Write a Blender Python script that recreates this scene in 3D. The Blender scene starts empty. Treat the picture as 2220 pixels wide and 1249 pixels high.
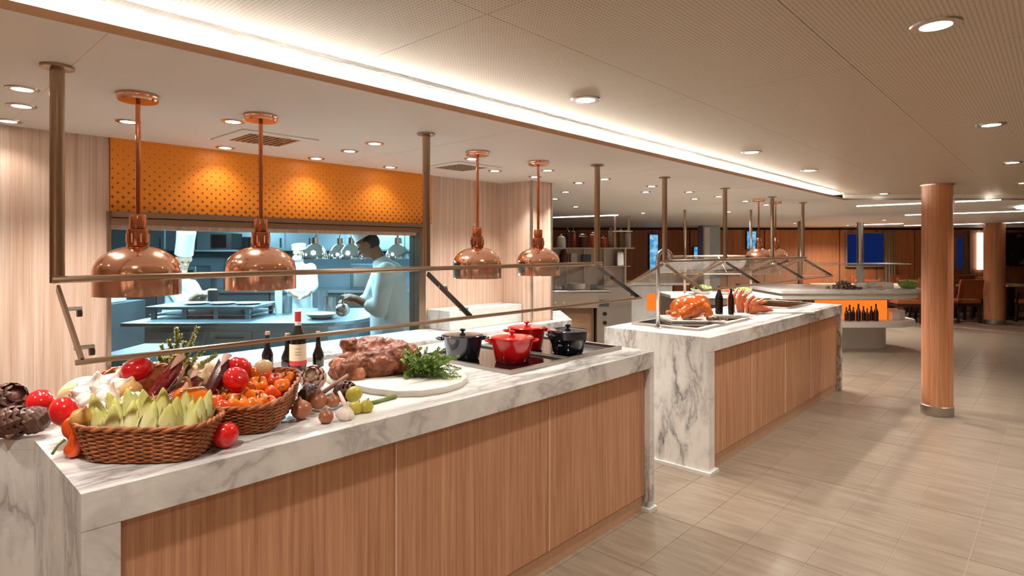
import bpy, bmesh, math, random
from mathutils import Vector, Matrix, noise
random.seed(7)
S = bpy.context.scene
C = S.collection
# ------------------------------------------------------------------ camera
F_PX, CX, HY, EYE = 1288.0, 1110.0, 541.0, 1.52
TH = math.atan(1190.0 / F_PX)
sn, cs = math.sin(TH), math.cos(TH)
cd = bpy.data.cameras.new('camera'); cam = bpy.data.objects.new('camera', cd); C.objects.link(cam)
cam.location = (0, 0, EYE)
cam.rotation_euler = (math.pi / 2, 0, math.atan2(sn, cs) - math.pi / 2)
cd.sensor_width = 36; cd.lens = F_PX / 2220 * 36; cd.shift_y = (HY - 624.5) / 2220
cd.clip_start = 0.05; cd.clip_end = 100
S.camera = cam
# ------------------------------------------------------------------ world + exposure
wd = bpy.data.worlds.new('world'); S.world = wd; wd.use_nodes = True
bg = wd.node_tree.nodes['Background']; bg.inputs[0].default_value = (0.0, 0.0, 0.0, 1); bg.inputs[1].default_value = 0.0   # closed room at night: only its lamps light it
S.view_settings.view_transform = 'Standard'; S.view_settings.look = 'None'
S.view_settings.gamma = 1.0; S.view_settings.use_curve_mapping = False
S.view_settings.exposure = 0.52
try:
    S.cycles.max_bounces = 4; S.cycles.diffuse_bounces = 3; S.cycles.glossy_bounces = 2; S.cycles.transparent_max_bounces = 12; S.cycles.sample_clamp_indirect = 4.0; S.cycles.caustics_reflective = False; S.cycles.caustics_refractive = False
except Exception: pass
FAR_W = 165.0
WARM = (1.0, 0.945, 0.88); COOL = (0.42, 0.80, 1.0)
SPOT_W, SPOT_LEFT_W, COVE_E, KITCHEN_W = 36.0, 25.0, 62.0, 40.0

# pixel -> place helpers (2220 x 1249 frame)
FR = Matrix(((sn, cs, 0, 0), (-cs, sn, 0, 0), (0, 0, 1, 0), (0, 0, 0, 1)))   # (side, ahead, up) -> world: the 45 degree grid of the galley
def L(lat, D, z=0): return FR @ Vector((lat, D, z))
def at_z(px, py, z):
    D = (EYE - z) * F_PX / (py - HY); return L((px - CX) / F_PX * D, D, z)
def at_D(px, py, D): return L((px - CX) / F_PX * D, D, EYE - (py - HY) * D / F_PX)

# ------------------------------------------------------------------ materials
def lin(c):
    c = c / 255.0
    return c / 12.92 if c <= 0.04045 else ((c + 0.055) / 1.055) ** 2.4
def rgb(r, g, b): return (lin(r), lin(g), lin(b), 1)
MATS = {}
def new_mat(name):
    m = bpy.data.materials.new(name); m.use_nodes = True; MATS[name] = m
    return m, m.node_tree.nodes, m.node_tree.links, m.node_tree.nodes['Principled BSDF']
def plain(name, col, rough=0.5, metal=0.0, spec=0.5, emit=None, es=0.0, var=0.0, scale=20, bump=0.0, bscale=60, coat=0.0, sss=0.0):
    m, N, K, P = new_mat(name)
    P.inputs['Base Color'].default_value = col; P.inputs['Roughness'].default_value = rough
    P.inputs['Metallic'].default_value = metal; P.inputs['Specular IOR Level'].default_value = spec
    P.inputs['Coat Weight'].default_value = coat
    if emit: P.inputs['Emission Color'].default_value = emit; P.inputs['Emission Strength'].default_value = es
    if sss: P.inputs['Subsurface Weight'].default_value = sss; P.inputs['Subsurface Scale'].default_value = 0.01
    if var or bump:
        tc = N.new('ShaderNodeTexCoord')
    if var:
        n = N.new('ShaderNodeTexNoise'); n.inputs['Scale'].default_value = scale; n.inputs['Detail'].default_value = 5
        K.new(tc.outputs['Object'], n.inputs['Vector'])
        r = N.new('ShaderNodeValToRGB'); r.color_ramp.elements[0].position = 0.3; r.color_ramp.elements[1].position = 0.7
        r.color_ramp.elements[0].color = tuple(x * (1 - var) for x in col[:3]) + (1,)
        r.color_ramp.elements[1].color = tuple(min(1, x * (1 + var)) for x in col[:3]) + (1,)
        K.new(n.outputs['Fac'], r.inputs['Fac']); K.new(r.outputs['Color'], P.inputs['Base Color'])
    if bump:
        n2 = N.new('ShaderNodeTexNoise'); n2.inputs['Scale'].default_value = bscale; n2.inputs['Detail'].default_value = 4
        K.new(tc.outputs['Object'], n2.inputs['Vector'])
        b = N.new('ShaderNodeBump'); b.inputs['Strength'].default_value = bump; b.inputs['Distance'].default_value = 0.004
        K.new(n2.outputs['Fac'], b.inputs['Height']); K.new(b.outputs['Normal'], P.inputs['Normal'])
    return m
def two_tone(name, c0, c1, axis, lo, hi, rough=0.4, noise_amt=0.0, nscale=20, rough2=None, spec=0.5):
    """colour that runs along a local axis (skin of a vegetable), with blotches"""
    m, N, K, P = new_mat(name); tc = N.new('ShaderNodeTexCoord'); sx = N.new('ShaderNodeSeparateXYZ')
    K.new(tc.outputs['Object'], sx.inputs[0])
    mp = N.new('ShaderNodeMapRange'); mp.inputs['From Min'].default_value = lo; mp.inputs['From Max'].default_value = hi
    K.new(sx.outputs[axis], mp.inputs['Value'])
    n = N.new('ShaderNodeTexNoise'); n.inputs['Scale'].default_value = nscale; K.new(tc.outputs['Object'], n.inputs['Vector'])
    ma = N.new('ShaderNodeMath'); ma.operation = 'MULTIPLY_ADD'; ma.inputs[1].default_value = noise_amt; K.new(n.outputs['Fac'], ma.inputs[0])
    ad = N.new('ShaderNodeMath'); ad.operation = 'SUBTRACT'; K.new(mp.outputs[0], ad.inputs[0]); ad.inputs[1].default_value = noise_amt * 0.5
    K.new(ad.outputs[0], ma.inputs[2])
    r = N.new('ShaderNodeValToRGB'); r.color_ramp.elements[0].color = c0; r.color_ramp.elements[1].color = c1
    K.new(ma.outputs[0], r.inputs['Fac']); K.new(r.outputs['Color'], P.inputs['Base Color'])
    P.inputs['Roughness'].default_value = rough; P.inputs['Specular IOR Level'].default_value = spec
    return m
def wood(name, dark, light, scale=1.0, rough=0.42):
    m, N, K, P = new_mat(name); tc = N.new('ShaderNodeTexCoord'); g = N.new('ShaderNodeNewGeometry')
    mp = N.new('ShaderNodeMapping'); mp.inputs['Scale'].default_value = (34 * scale, 34 * scale, 0.8 * scale)
    K.new(g.outputs['Position'], mp.inputs['Vector'])
    n = N.new('ShaderNodeTexNoise'); n.inputs['Scale'].default_value = 1.6; n.inputs['Detail'].default_value = 4; n.inputs['Distortion'].default_value = 0.6
    K.new(mp.outputs[0], n.inputs['Vector'])
    mp2 = N.new('ShaderNodeMapping'); mp2.inputs['Scale'].default_value = (150 * scale, 150 * scale, 1.8 * scale); K.new(g.outputs['Position'], mp2.inputs['Vector'])
    n2 = N.new('ShaderNodeTexNoise'); n2.inputs['Scale'].default_value = 2.0; n2.inputs['Detail'].default_value = 2; K.new(mp2.outputs[0], n2.inputs['Vector'])
    ad = N.new('ShaderNodeMath'); ad.operation = 'MULTIPLY_ADD'; ad.inputs[1].default_value = 0.45; K.new(n2.outputs['Fac'], ad.inputs[0]); K.new(n.outputs['Fac'], ad.inputs[2])
    r = N.new('ShaderNodeValToRGB'); r.color_ramp.elements[0].position = 0.50; r.color_ramp.elements[1].position = 0.95
    r.color_ramp.elements[0].color = dark; r.color_ramp.elements[1].color = light
    K.new(ad.outputs[0], r.inputs['Fac']); K.new(r.outputs['Color'], P.inputs['Base Color'])
    P.inputs['Roughness'].default_value = rough
    b = N.new('ShaderNodeBump'); b.inputs['Strength'].default_value = 0.12; b.inputs['Distance'].default_value = 0.002
    K.new(n2.outputs['Fac'], b.inputs['Height']); K.new(b.outputs['Normal'], P.inputs['Normal'])
    return m
def marble(name, base, vein, rough=0.22, dirv=(1.3, 1.6, 1.0), amount=0.62):
    m, N, K, P = new_mat(name); g = N.new('ShaderNodeNewGeometry')
    mp = N.new('ShaderNodeMapping'); mp.inputs['Rotation'].default_value = (0.5, 0.65, 0.3); mp.inputs['Scale'].default_value = (1.0, 3.2, 1.2)
    K.new(g.outputs['Position'], mp.inputs['Vector'])
    warp = N.new('ShaderNodeTexNoise'); warp.inputs['Scale'].default_value = 2.2; warp.inputs['Detail'].default_value = 3; K.new(mp.outputs[0], warp.inputs['Vector'])
    mx = N.new('ShaderNodeMix'); mx.data_type = 'VECTOR'; mx.inputs[0].default_value = 0.35
    K.new(mp.outputs[0], mx.inputs[4]); K.new(warp.outputs['Color'], mx.inputs[5])
    n = N.new('ShaderNodeTexNoise'); n.inputs['Scale'].default_value = 2.6; n.inputs['Detail'].default_value = 6; n.inputs['Roughness'].default_value = 0.62
    K.new(mx.outputs[1], n.inputs['Vector'])
    a = N.new('ShaderNodeMath'); a.operation = 'SUBTRACT'; a.inputs[1].default_value = 0.5; K.new(n.outputs['Fac'], a.inputs[0])
    ab = N.new('ShaderNodeMath'); ab.operation = 'ABSOLUTE'; K.new(a.outputs[0], ab.inputs[0])
    r = N.new('ShaderNodeValToRGB'); e = r.color_ramp.elements
    e[0].position = 0.0; e[0].color = vein; e[1].position = 0.11; e[1].color = base
    k = e.new(0.03); k.color = tuple(vein[i] * 0.45 + base[i] * 0.55 for i in range(3)) + (1,)
    K.new(ab.outputs[0], r.inputs['Fac'])
    big = N.new('ShaderNodeTexNoise'); big.inputs['Scale'].default_value = 1.1; big.inputs['Detail'].default_value = 1; K.new(mp.outputs[0], big.inputs['Vector'])
    rb = N.new('ShaderNodeMapRange'); rb.inputs['From Min'].default_value = 0.38; rb.inputs['From Max'].default_value = 0.66; rb.inputs['To Max'].default_value = amount
    rb.inputs['To Min'].default_value = amount * 0.25
    K.new(big.outputs['Fac'], rb.inputs['Value'])
    m2 = N.new('ShaderNodeMix'); m2.data_type = 'RGBA'; m2.inputs[6].default_value = base; K.new(rb.outputs[0], m2.inputs[0]); K.new(r.outputs['Color'], m2.inputs[7])
    K.new(m2.outputs[2], P.inputs['Base Color']); P.inputs['Roughness'].default_value = rough
    return m
def glass(name, tint=(1, 1, 1, 1), refl=0.10):
    m, N, K, P = new_mat(name); N.remove(P); out = N['Material Output']
    t = N.new('ShaderNodeBsdfTransparent'); t.inputs[0].default_value = tint
    gl = N.new('ShaderNodeBsdfGlossy'); gl.inputs['Roughness'].default_value = 0.02
    lw = N.new('ShaderNodeLayerWeight'); lw.inputs['Blend'].default_value = 0.5
    pw = N.new('ShaderNodeMath'); pw.operation = 'POWER'; pw.inputs[1].default_value = 4.0; K.new(lw.outputs['Facing'], pw.inputs[0])
    ad = N.new('ShaderNodeMath'); ad.operation = 'MULTIPLY_ADD'; ad.inputs[1].default_value = refl * 4; ad.inputs[2].default_value = refl * 0.3; ad.use_clamp = True; K.new(pw.outputs[0], ad.inputs[0])
    mx = N.new('ShaderNodeMixShader'); K.new(ad.outputs[0], mx.inputs[0]); K.new(t.outputs[0], mx.inputs[1]); K.new(gl.outputs[0], mx.inputs[2])
    K.new(mx.outputs[0], out.inputs['Surface']); return m
def emit(name, col, e):
    m, N, K, P = new_mat(name); N.remove(P); em = N.new('ShaderNodeEmission'); em.inputs[0].default_value = col; em.inputs[1].default_value = e
    K.new(em.outputs[0], N['Material Output'].inputs['Surface']); return m

marble('marble', rgb(238, 234, 228), rgb(98, 91, 87), amount=0.95)
marble('marble_far', rgb(232, 228, 222), rgb(150, 146, 142), amount=0.4)
wood('wood_counter', rgb(176, 120, 86), rgb(216, 164, 126))
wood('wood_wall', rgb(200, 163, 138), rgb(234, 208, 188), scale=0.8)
wood('wood_far', rgb(150, 92, 56), rgb(194, 126, 84), scale=0.6)
wood('wood_column', rgb(180, 114, 76), rgb(222, 160, 120), scale=1.1, rough=0.32)
plain('wood_edge', rgb(236, 196, 170), 0.4)
plain('toe_kick', rgb(196, 152, 118), 0.45, var=0.05)
plain('copper', rgb(250, 196, 166), 0.14, 1.0)
plain('copper_dark', rgb(220, 140, 104), 0.13, 1.0)
plain('steel', rgb(205, 200, 194), 0.24, 1.0)
plain('steel_brushed', rgb(190, 182, 172), 0.36, 1.0)
plain('steel_post', rgb(176, 152, 130), 0.30, 1.0)
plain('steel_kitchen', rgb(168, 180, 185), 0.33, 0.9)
plain('chrome', rgb(240, 236, 230), 0.08, 1.0)
plain('dark_steel', rgb(70, 66, 64), 0.4, 0.8)
plain('black_glass', rgb(26, 22, 22), 0.08, 0.0, 0.6)
plain('black_paint', rgb(22, 20, 22), 0.4)
plain('dark_knob', rgb(40, 30, 28), 0.3, 0.5)
plain('white_paint', rgb(232, 228, 222), 0.5)
plain('white_gloss', rgb(240, 236, 228), 0.2)
plain('ceiling_white', rgb(246, 240, 234), 0.55)
plain('board_white', rgb(226, 219, 207), 0.4)
plain('red_enamel', rgb(206, 22, 22), 0.12, coat=0.6)
plain('black_enamel', rgb(30, 32, 42), 0.10, coat=0.8)
plain('tomato', rgb(222, 30, 30), 0.14, coat=0.4, var=0.08, scale=9)
plain('pepper_orange', rgb(250, 124, 22), 0.22, coat=0.3, var=0.12, scale=12)
plain('pepper_red_orange', rgb(238, 84, 20), 0.22, coat=0.3, var=0.16, scale=12)
plain('pepper_stem', rgb(140, 96, 42), 0.5, var=0.2)
plain('green_stem', rgb(112, 140, 52), 0.5, var=0.15)
two_tone('garlic_skin', rgb(232, 200, 180), rgb(248, 234, 220), 2, 0, 0.05, 0.55, 0.9, 60)
plain('garlic_pink', rgb(236, 206, 186), 0.55, var=0.1, scale=50, bump=0.2)
plain('onion_skin', rgb(214, 164, 92), 0.3, var=0.14, scale=14)
plain('onion_pale', rgb(240, 212, 160), 0.3, var=0.1, scale=12)
plain('onion_brown', rgb(166, 104, 70), 0.3, var=0.18, scale=16)
plain('squash_tan', rgb(240, 206, 164), 0.4, var=0.08, scale=10)
two_tone('endive_leaf', rgb(248, 242, 208), rgb(204, 198, 104), 2, 0.03, 0.125, 0.42, 0.35, 30)
two_tone('endive_tip', rgb(240, 234, 184), rgb(176, 172, 66), 2, 0.03, 0.11, 0.42, 0.4, 34)
plain('corn_red', rgb(120, 22, 22), 0.25, var=0.55, scale=90)
plain('corn_dark', rgb(74, 20, 16), 0.3, var=0.5, scale=70)
plain('husk', rgb(182, 132, 108), 0.6, var=0.18, scale=40)
plain('artichoke_dark', rgb(96, 62, 48), 0.45, var=0.5, scale=26)
plain('artichoke_pale', rgb(204, 164, 142), 0.5, var=0.28, scale=24)
plain('fig_green', rgb(186, 172, 66), 0.35, var=0.25, scale=20)
plain('asparagus', rgb(104, 128, 56), 0.4, var=0.2, scale=60)
plain('rosemary', rgb(178, 172, 98), 0.6, var=0.25, scale=40)
plain('herb_green', rgb(134, 164, 78), 0.5, var=0.35, scale=50)
plain('lettuce', rgb(120, 152, 52), 0.45, var=0.35, scale=30)
plain('twig', rgb(96, 70, 42), 0.7)
plain('wicker', rgb(172, 102, 58), 0.45, var=0.35, scale=45)
plain('wicker_stake', rgb(150, 86, 48), 0.5, var=0.3, scale=50)
plain('bottle_dark', rgb(20, 14, 12), 0.06, spec=0.7)
plain('bottle_brown', rgb(60, 30, 18), 0.08, spec=0.7)
plain('capsule_red', rgb(196, 46, 40), 0.35)
plain('label_cream', rgb(244, 222, 190), 0.55)
plain('label_red', rgb(190, 40, 44), 0.5)
plain('label_ink', rgb(150, 96, 80), 0.6)
plain('roast', rgb(132, 72, 42), 0.42, var=0.6, scale=34, bump=0.8, bscale=90)
plain('roast_cut', rgb(196, 124, 92), 0.4, var=0.35, scale=50, bump=0.6, bscale=120)
plain('turkey_skin', rgb(196, 92, 22), 0.2, var=0.38, scale=13, bump=0.4, bscale=40, coat=0.3)
plain('crab', rgb(214, 118, 76), 0.35, var=0.3, scale=30, bump=0.3)
plain('food_brown', rgb(110, 84, 62), 0.7, var=0.35, scale=30)
plain('food_white', rgb(246, 236, 214), 0.6)
plain('food_pink', rgb(226, 150, 128), 0.5, var=0.3)
plain('glaze_green', rgb(140, 160, 72), 0.25)
plain('leather', rgb(150, 78, 40), 0.4, var=0.1)
plain('chair_wood', rgb(44, 26, 20), 0.4)
plain('carpet', rgb(132, 104, 84), 0.95, var=0.18, scale=14)
plain('curtain', rgb(140, 116, 92), 0.9)
plain('skin', rgb(206, 158, 128), 0.5)
plain('skin_deep', rgb(168, 112, 80), 0.5)
plain('hair_dark', rgb(40, 28, 24), 0.6)
plain('chef_white', rgb(238, 240, 240), 0.8, bump=0.35, bscale=14)
plain('chef_grey', rgb(196, 204, 208), 0.8, bump=0.3, bscale=14)
plain('mask_white', rgb(226, 230, 232), 0.8)
plain('towel_grey', rgb(168, 160, 152), 0.9)
plain('kitchen_wall', rgb(120, 138, 146), 0.5)
plain('kitchen_dark', rgb(84, 92, 96), 0.45, 0.5)
plain('terracotta_food', rgb(150, 62, 28), 0.4, var=0.3, scale=30)
plain('dark_red', rgb(76, 18, 12), 0.4, var=0.3)
emit('cove_glow', (1.0, 0.90, 0.76, 1), COVE_E)
emit('lamp_disc', (1.0, 0.93, 0.82, 1), 14.0)
emit('led_line', (1.0, 0.90, 0.78, 1), 7.0)
emit('kitchen_panel', (0.62, 0.88, 1.0, 1), 6.0)
emit('orange_glow', (1.0, 0.22, 0.022, 1), 0.72)
emit('lit_panel', (1.0, 0.88, 0.74, 1), 2.2)
emit('night_blue', (0.003, 0.010, 0.055, 1), 1.0)
glass('glass_clear'); glass('glass_far', (0.97, 0.97, 0.95, 1), 0.12); glass('glass_window', (0.93, 0.97, 0.98, 1), 0.08)
def screen_mat():
    m, N, K, P = new_mat('screen_blue'); N.remove(P); tc = N.new('ShaderNodeTexCoord')
    n = N.new('ShaderNodeTexNoise'); n.inputs['Scale'].default_value = 7; n.inputs['Detail'].default_value = 6; K.new(tc.outputs['Object'], n.inputs['Vector'])
    r = N.new('ShaderNodeValToRGB'); r.color_ramp.elements[0].position = 0.42; r.color_ramp.elements[1].position = 0.66
    r.color_ramp.elements[0].color = (0.03, 0.20, 0.45, 1); r.color_ramp.elements[1].color = (0.30, 0.55, 0.62, 1)
    K.new(n.outputs['Fac'], r.inputs['Fac']); em = N.new('ShaderNodeEmission'); K.new(r.outputs[0], em.inputs[0]); em.inputs[1].default_value = 1.0
    K.new(em.outputs[0], N['Material Output'].inputs['Surface'])
screen_mat()
def art_mat():
    m, N, K, P = new_mat('dark_art'); tc = N.new('ShaderNodeTexCoord')
    n = N.new('ShaderNodeTexNoise'); n.inputs['Scale'].default_value = 3.2; n.inputs['Detail'].default_value = 2; K.new(tc.outputs['Object'], n.inputs['Vector'])
    r = N.new('ShaderNodeValToRGB'); r.color_ramp.elements[0].position = 0.54; r.color_ramp.elements[1].position = 0.68
    r.color_ramp.elements[0].color = rgb(28, 24, 26); r.color_ramp.elements[1].color = rgb(170, 158, 148)
    K.new(n.outputs['Fac'], r.inputs['Fac']); K.new(r.outputs[0], P.inputs['Base Color']); P.inputs['Roughness'].default_value = 0.4
art_mat()
def math_(N, K, op, a, b=None, c=None):
    n = N.new('ShaderNodeMath'); n.operation = op
    for i, x in enumerate((a, b, c)):
        if x is None: continue
        if isinstance(x, (int, float)): n.inputs[i].default_value = x
        else: K.new(x, n.inputs[i])
    return n.outputs[0]
def star_mat():
    """orange wall print: four-point stars on a diamond lattice, larger towards the lower edge"""
    m, N, K, P = new_mat('orange_star_print'); g = N.new('ShaderNodeNewGeometry'); sx = N.new('ShaderNodeSeparateXYZ'); K.new(g.outputs['Position'], sx.inputs[0])
    x, z = sx.outputs[0], sx.outputs[2]; s = 1 / 0.0455
    u = math_(N, K, 'MULTIPLY', math_(N, K, 'ADD', x, z), s); v = math_(N, K, 'MULTIPLY', math_(N, K, 'SUBTRACT', x, z), s)
    a = math_(N, K, 'SUBTRACT', math_(N, K, 'FRACT', math_(N, K, 'ADD', u, 40.0)), 0.5); b = math_(N, K, 'SUBTRACT', math_(N, K, 'FRACT', math_(N, K, 'ADD', v, 40.0)), 0.5)
    p = math_(N, K, 'ABSOLUTE', math_(N, K, 'ADD', a, b)); q = math_(N, K, 'ABSOLUTE', math_(N, K, 'SUBTRACT', a, b))
    d = math_(N, K, 'ADD', math_(N, K, 'POWER', p, 0.62), math_(N, K, 'POWER', q, 0.62))
    mr = N.new('ShaderNodeMapRange'); mr.inputs['From Min'].default_value = 1.70; mr.inputs['From Max'].default_value = 2.06
    mr.inputs['To Min'].default_value = 0.72; mr.inputs['To Max'].default_value = 0.30; K.new(z, mr.inputs['Value'])
    lt = math_(N, K, 'LESS_THAN', d, mr.outputs[0])
    mx = N.new('ShaderNodeMix'); mx.data_type = 'RGBA'; mx.inputs[6].default_value = rgb(240, 140, 34); mx.inputs[7].default_value = rgb(134, 62, 16)
    K.new(lt, mx.inputs[0]); K.new(mx.outputs[2], P.inputs['Base Color']); P.inputs['Roughness'].default_value = 0.45
star_mat()
def perforated_mat():
    m, N, K, P = new_mat('perforated_ceiling'); g = N.new('ShaderNodeNewGeometry'); sx = N.new('ShaderNodeSeparateXYZ'); K.new(g.outputs['Position'], sx.inputs[0])
    k = 1 / 0.0115
    a = math_(N, K, 'SUBTRACT', math_(N, K, 'FRACT', math_(N, K, 'ADD', math_(N, K, 'MULTIPLY', sx.outputs[0], k), 900.0)), 0.5)
    b = math_(N, K, 'SUBTRACT', math_(N, K, 'FRACT', math_(N, K, 'ADD', math_(N, K, 'MULTIPLY', sx.outputs[1], k), 900.0)), 0.5)
    r2 = math_(N, K, 'ADD', math_(N, K, 'MULTIPLY', a, a), math_(N, K, 'MULTIPLY', b, b))
    lt = math_(N, K, 'LESS_THAN', r2, 0.055)
    mx = N.new('ShaderNodeMix'); mx.data_type = 'RGBA'; mx.inputs[6].default_value = rgb(206, 190, 168); mx.inputs[7].default_value = rgb(150, 134, 112)
    K.new(lt, mx.inputs[0]); K.new(mx.outputs[2], P.inputs['Base Color']); P.inputs['Roughness'].default_value = 0.42
perforated_mat()
def tile_mat():
    m, N, K, P = new_mat('stone_tile'); g = N.new('ShaderNodeNewGeometry'); oi = N.new('ShaderNodeObjectInfo')
    mp = N.new('ShaderNodeMapping'); mp.inputs['Scale'].default_value = (9, 1.3, 1); K.new(g.outputs['Position'], mp.inputs['Vector'])
    n = N.new('ShaderNodeTexNoise'); n.inputs['Scale'].default_value = 2.2; n.inputs['Detail'].default_value = 4; n.inputs['Distortion'].default_value = 0.4; K.new(mp.outputs[0], n.inputs['Vector'])
    ad = math_(N, K, 'MULTIPLY_ADD', oi.outputs['Random'], 0.10, n.outputs['Fac'])
    r = N.new('ShaderNodeValToRGB'); r.color_ramp.elements[0].position = 0.34; r.color_ramp.elements[1].position = 0.78
    r.color_ramp.elements[0].color = rgb(132, 116, 99); r.color_ramp.elements[1].color = rgb(158, 142, 124)
    K.new(ad, r.inputs['Fac']); K.new(r.outputs[0], P.inputs['Base Color']); P.inputs['Roughness'].default_value = 0.28
tile_mat()
plain('bulb_glass', rgb(236, 200, 170), 0.2)
plain('grout', rgb(190, 173, 154), 0.6)

# ------------------------------------------------------------------ mesh helpers
class MB:
    def __init__(s, xf=None): s.v = []; s.f = []; s.xf = xf
    def add(s, vs, fs):
        o = len(s.v); s.v += [Vector(p) for p in vs]; s.f += [tuple(i + o for i in f) for f in fs]; return s
    def box(s, x0, x1, y0, y1, z0, z1):
        return s.add([(x0, y0, z0), (x1, y0, z0), (x1, y1, z0), (x0, y1, z0), (x0, y0, z1), (x1, y0, z1), (x1, y1, z1), (x0, y1, z1)],
                     [(3, 2, 1, 0), (4, 5, 6, 7), (0, 1, 5, 4), (1, 2, 6, 5), (2, 3, 7, 6), (3, 0, 4, 7)])
    def prism(s, poly, z0, z1):
        n = len(poly); vs = [(p[0], p[1], z0) for p in poly] + [(p[0], p[1], z1) for p in poly]
        return s.add(vs, [tuple(range(n - 1, -1, -1)), tuple(range(n, 2 * n))] + [(i, (i + 1) % n, n + (i + 1) % n, n + i) for i in range(n)])
    def bar(s, a, b, w, h, up=(0, 0, 1)):
        """rectangular bar from a to b, w across, h along up"""
        a, b = Vector(a), Vector(b); d = (b - a).normalized(); up = Vector(up); sd = d.cross(up)
        if sd.length < 1e-4: sd = d.cross(Vector((1, 0, 0)))
        sd.normalize(); u = sd.cross(d); vs = []
        for p in (a, b):
            for i, j in ((-1, -1), (1, -1), (1, 1), (-1, 1)): vs.append(p + sd * (w / 2 * i) + u * (h / 2 * j))
        return s.add(vs, [(0, 1, 2, 3), (7, 6, 5, 4), (0, 4, 5, 1), (1, 5, 6, 2), (2, 6, 7, 3), (3, 7, 4, 0)])
    def tube(s, pts, r, n=8, caps=True, closed=False):
        pts = [Vector(p) for p in pts]; m = len(pts); rr = r if isinstance(r, (list, tuple)) else [r] * m
        vs = []; prev = None
        for i, p in enumerate(pts):
            if closed: d = pts[(i + 1) % m] - pts[i - 1]
            else: d = pts[min(i + 1, m - 1)] - pts[max(i - 1, 0)]
            if d.length < 1e-9: d = Vector((0, 0, 1))
            d.normalize()
            if prev is None:
                t = Vector((0, 0, 1)) if abs(d.z) < 0.9 else Vector((1, 0, 0)); u = d.cross(t).normalized()
            else:
                u = prev - d * prev.dot(d)
                u = u.normalized() if u.length > 1e-6 else d.orthogonal().normalized()
            prev = u; w = d.cross(u)
            for k in range(n):
                a = 2 * math.pi * k / n; vs.append(p + (u * math.cos(a) + w * math.sin(a)) * rr[i])
        fs = []
        for i in range(m if closed else m - 1):
            j = (i + 1) % m
            for k in range(n): fs.append((i * n + k, i * n + (k + 1) % n, j * n + (k + 1) % n, j * n + k))
        if caps and not closed: fs += [tuple(range(n - 1, -1, -1)), tuple((m - 1) * n + k for k in range(n))]
        return s.add(vs, fs)
    def lathe(s, prof, n=24, c=(0, 0, 0), lobes=0, amp=0.0, mat=None, twist=0.0, caps=True):
        c = Vector(c); vs = []; m = len(prof)
        for i, (r, z) in enumerate(prof):
            for k in range(n):
                a = 2 * math.pi * k / n + twist * i
                q = r * (1 + amp * math.cos(lobes * a)) if lobes else r
                p = Vector((q * math.cos(a), q * math.sin(a), z)); vs.append(c + (mat @ p if mat else p))
        fs = [(i * n + k, i * n + (k + 1) % n, (i + 1) * n + (k + 1) % n, (i + 1) * n + k) for i in range(m - 1) for k in range(n)]
        if caps and prof[0][0] > 1e-5: fs.append(tuple(range(n - 1, -1, -1)))
        if caps and prof[-1][0] > 1e-5: fs.append(tuple((m - 1) * n + k for k in range(n)))
        return s.add(vs, fs)
    def ell(s, c, r, n=14, m=9, mat=None):
        if isinstance(r, (int, float)): r = (r, r, r)
        vs = []; c = Vector(c)
        for i in range(m + 1):
            t = math.pi * i / m
            for k in range(n):
                a = 2 * math.pi * k / n; p = Vector((r[0] * math.sin(t) * math.cos(a), r[1] * math.sin(t) * math.sin(a), -r[2] * math.cos(t)))
                vs.append(c + (mat @ p if mat else p))
        return s.add(vs, [(i * n + k, i * n + (k + 1) % n, (i + 1) * n + (k + 1) % n, (i + 1) * n + k) for i in range(m) for k in range(n)])
    def cap(s, a, b, ra, rb, n=12):
        a, b = Vector(a), Vector(b); s.ell(a, ra, n, 8); s.ell(b, rb, n, 8); return s.tube([a, b], [ra, rb], n)
    def chain(s, pts):
        for (a, ra), (b, rb) in zip(pts, pts[1:]): s.cap(a, b, ra, rb)
        return s
    def mesh(s, name, off=Vector((0, 0, 0))):
        me = bpy.data.meshes.new(name); vs = [(s.xf @ p if s.xf else p) - off for p in s.v]
        me.from_pydata([tuple(p) for p in vs], [], s.f); me.validate(); me.update(); return me
    def build(s, name, mat, parent=None, smooth=False, bevel=0.0, weld=False):
        off = wo(parent) if parent else Vector((0, 0, 0))
        me = s.mesh(name, off)
        if weld or smooth or bevel:
            bm = bmesh.new(); bm.from_mesh(me)
            if weld or smooth: bmesh.ops.remove_doubles(bm, verts=bm.verts, dist=1e-5)
            if bevel:
                es = [e for e in bm.edges if len(e.link_faces) == 2 and e.calc_face_angle(0) > 0.6]
                bmesh.ops.bevel(bm, geom=es, offset=bevel, segments=2, affect='EDGES', profile=0.5)
            bmesh.ops.recalc_face_normals(bm, faces=bm.faces); bm.to_mesh(me); bm.free()
        return link(name, me, mat, parent, smooth)
def link(name, me, mat, parent=None, smooth=False):
    me.materials.append(MATS[mat])
    if smooth:
        me.polygons.foreach_set('use_smooth', [True] * len(me.polygons))
        if smooth == 'auto': me.set_sharp_from_angle(angle=math.radians(35))
    o = bpy.data.objects.new(name, me); C.objects.link(o); o.parent = parent; return o
def wo(o):
    v = Vector((0, 0, 0))
    while o: v += o.location; o = o.parent
    return v
def tag(o, label, cat, group=None, kind=None):
    if label: o['label'] = label
    if cat: o['category'] = cat
    if group: o['group'] = group
    if kind: o['kind'] = kind
    return o
def thing(name, label, cat, loc=(0, 0, 0), group=None):
    o = bpy.data.objects.new(name, None); C.objects.link(o); o.location = loc; o.empty_display_size = 0.05
    return tag(o, label, cat, group)
def struct(o): o['kind'] = 'structure'; return o
def copy_tree(o, parent=None):
    c = o.copy(); C.objects.link(c); c.parent = parent
    for ch in list(o.children): copy_tree(ch, c)
    return c
PROTO = set()
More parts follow.
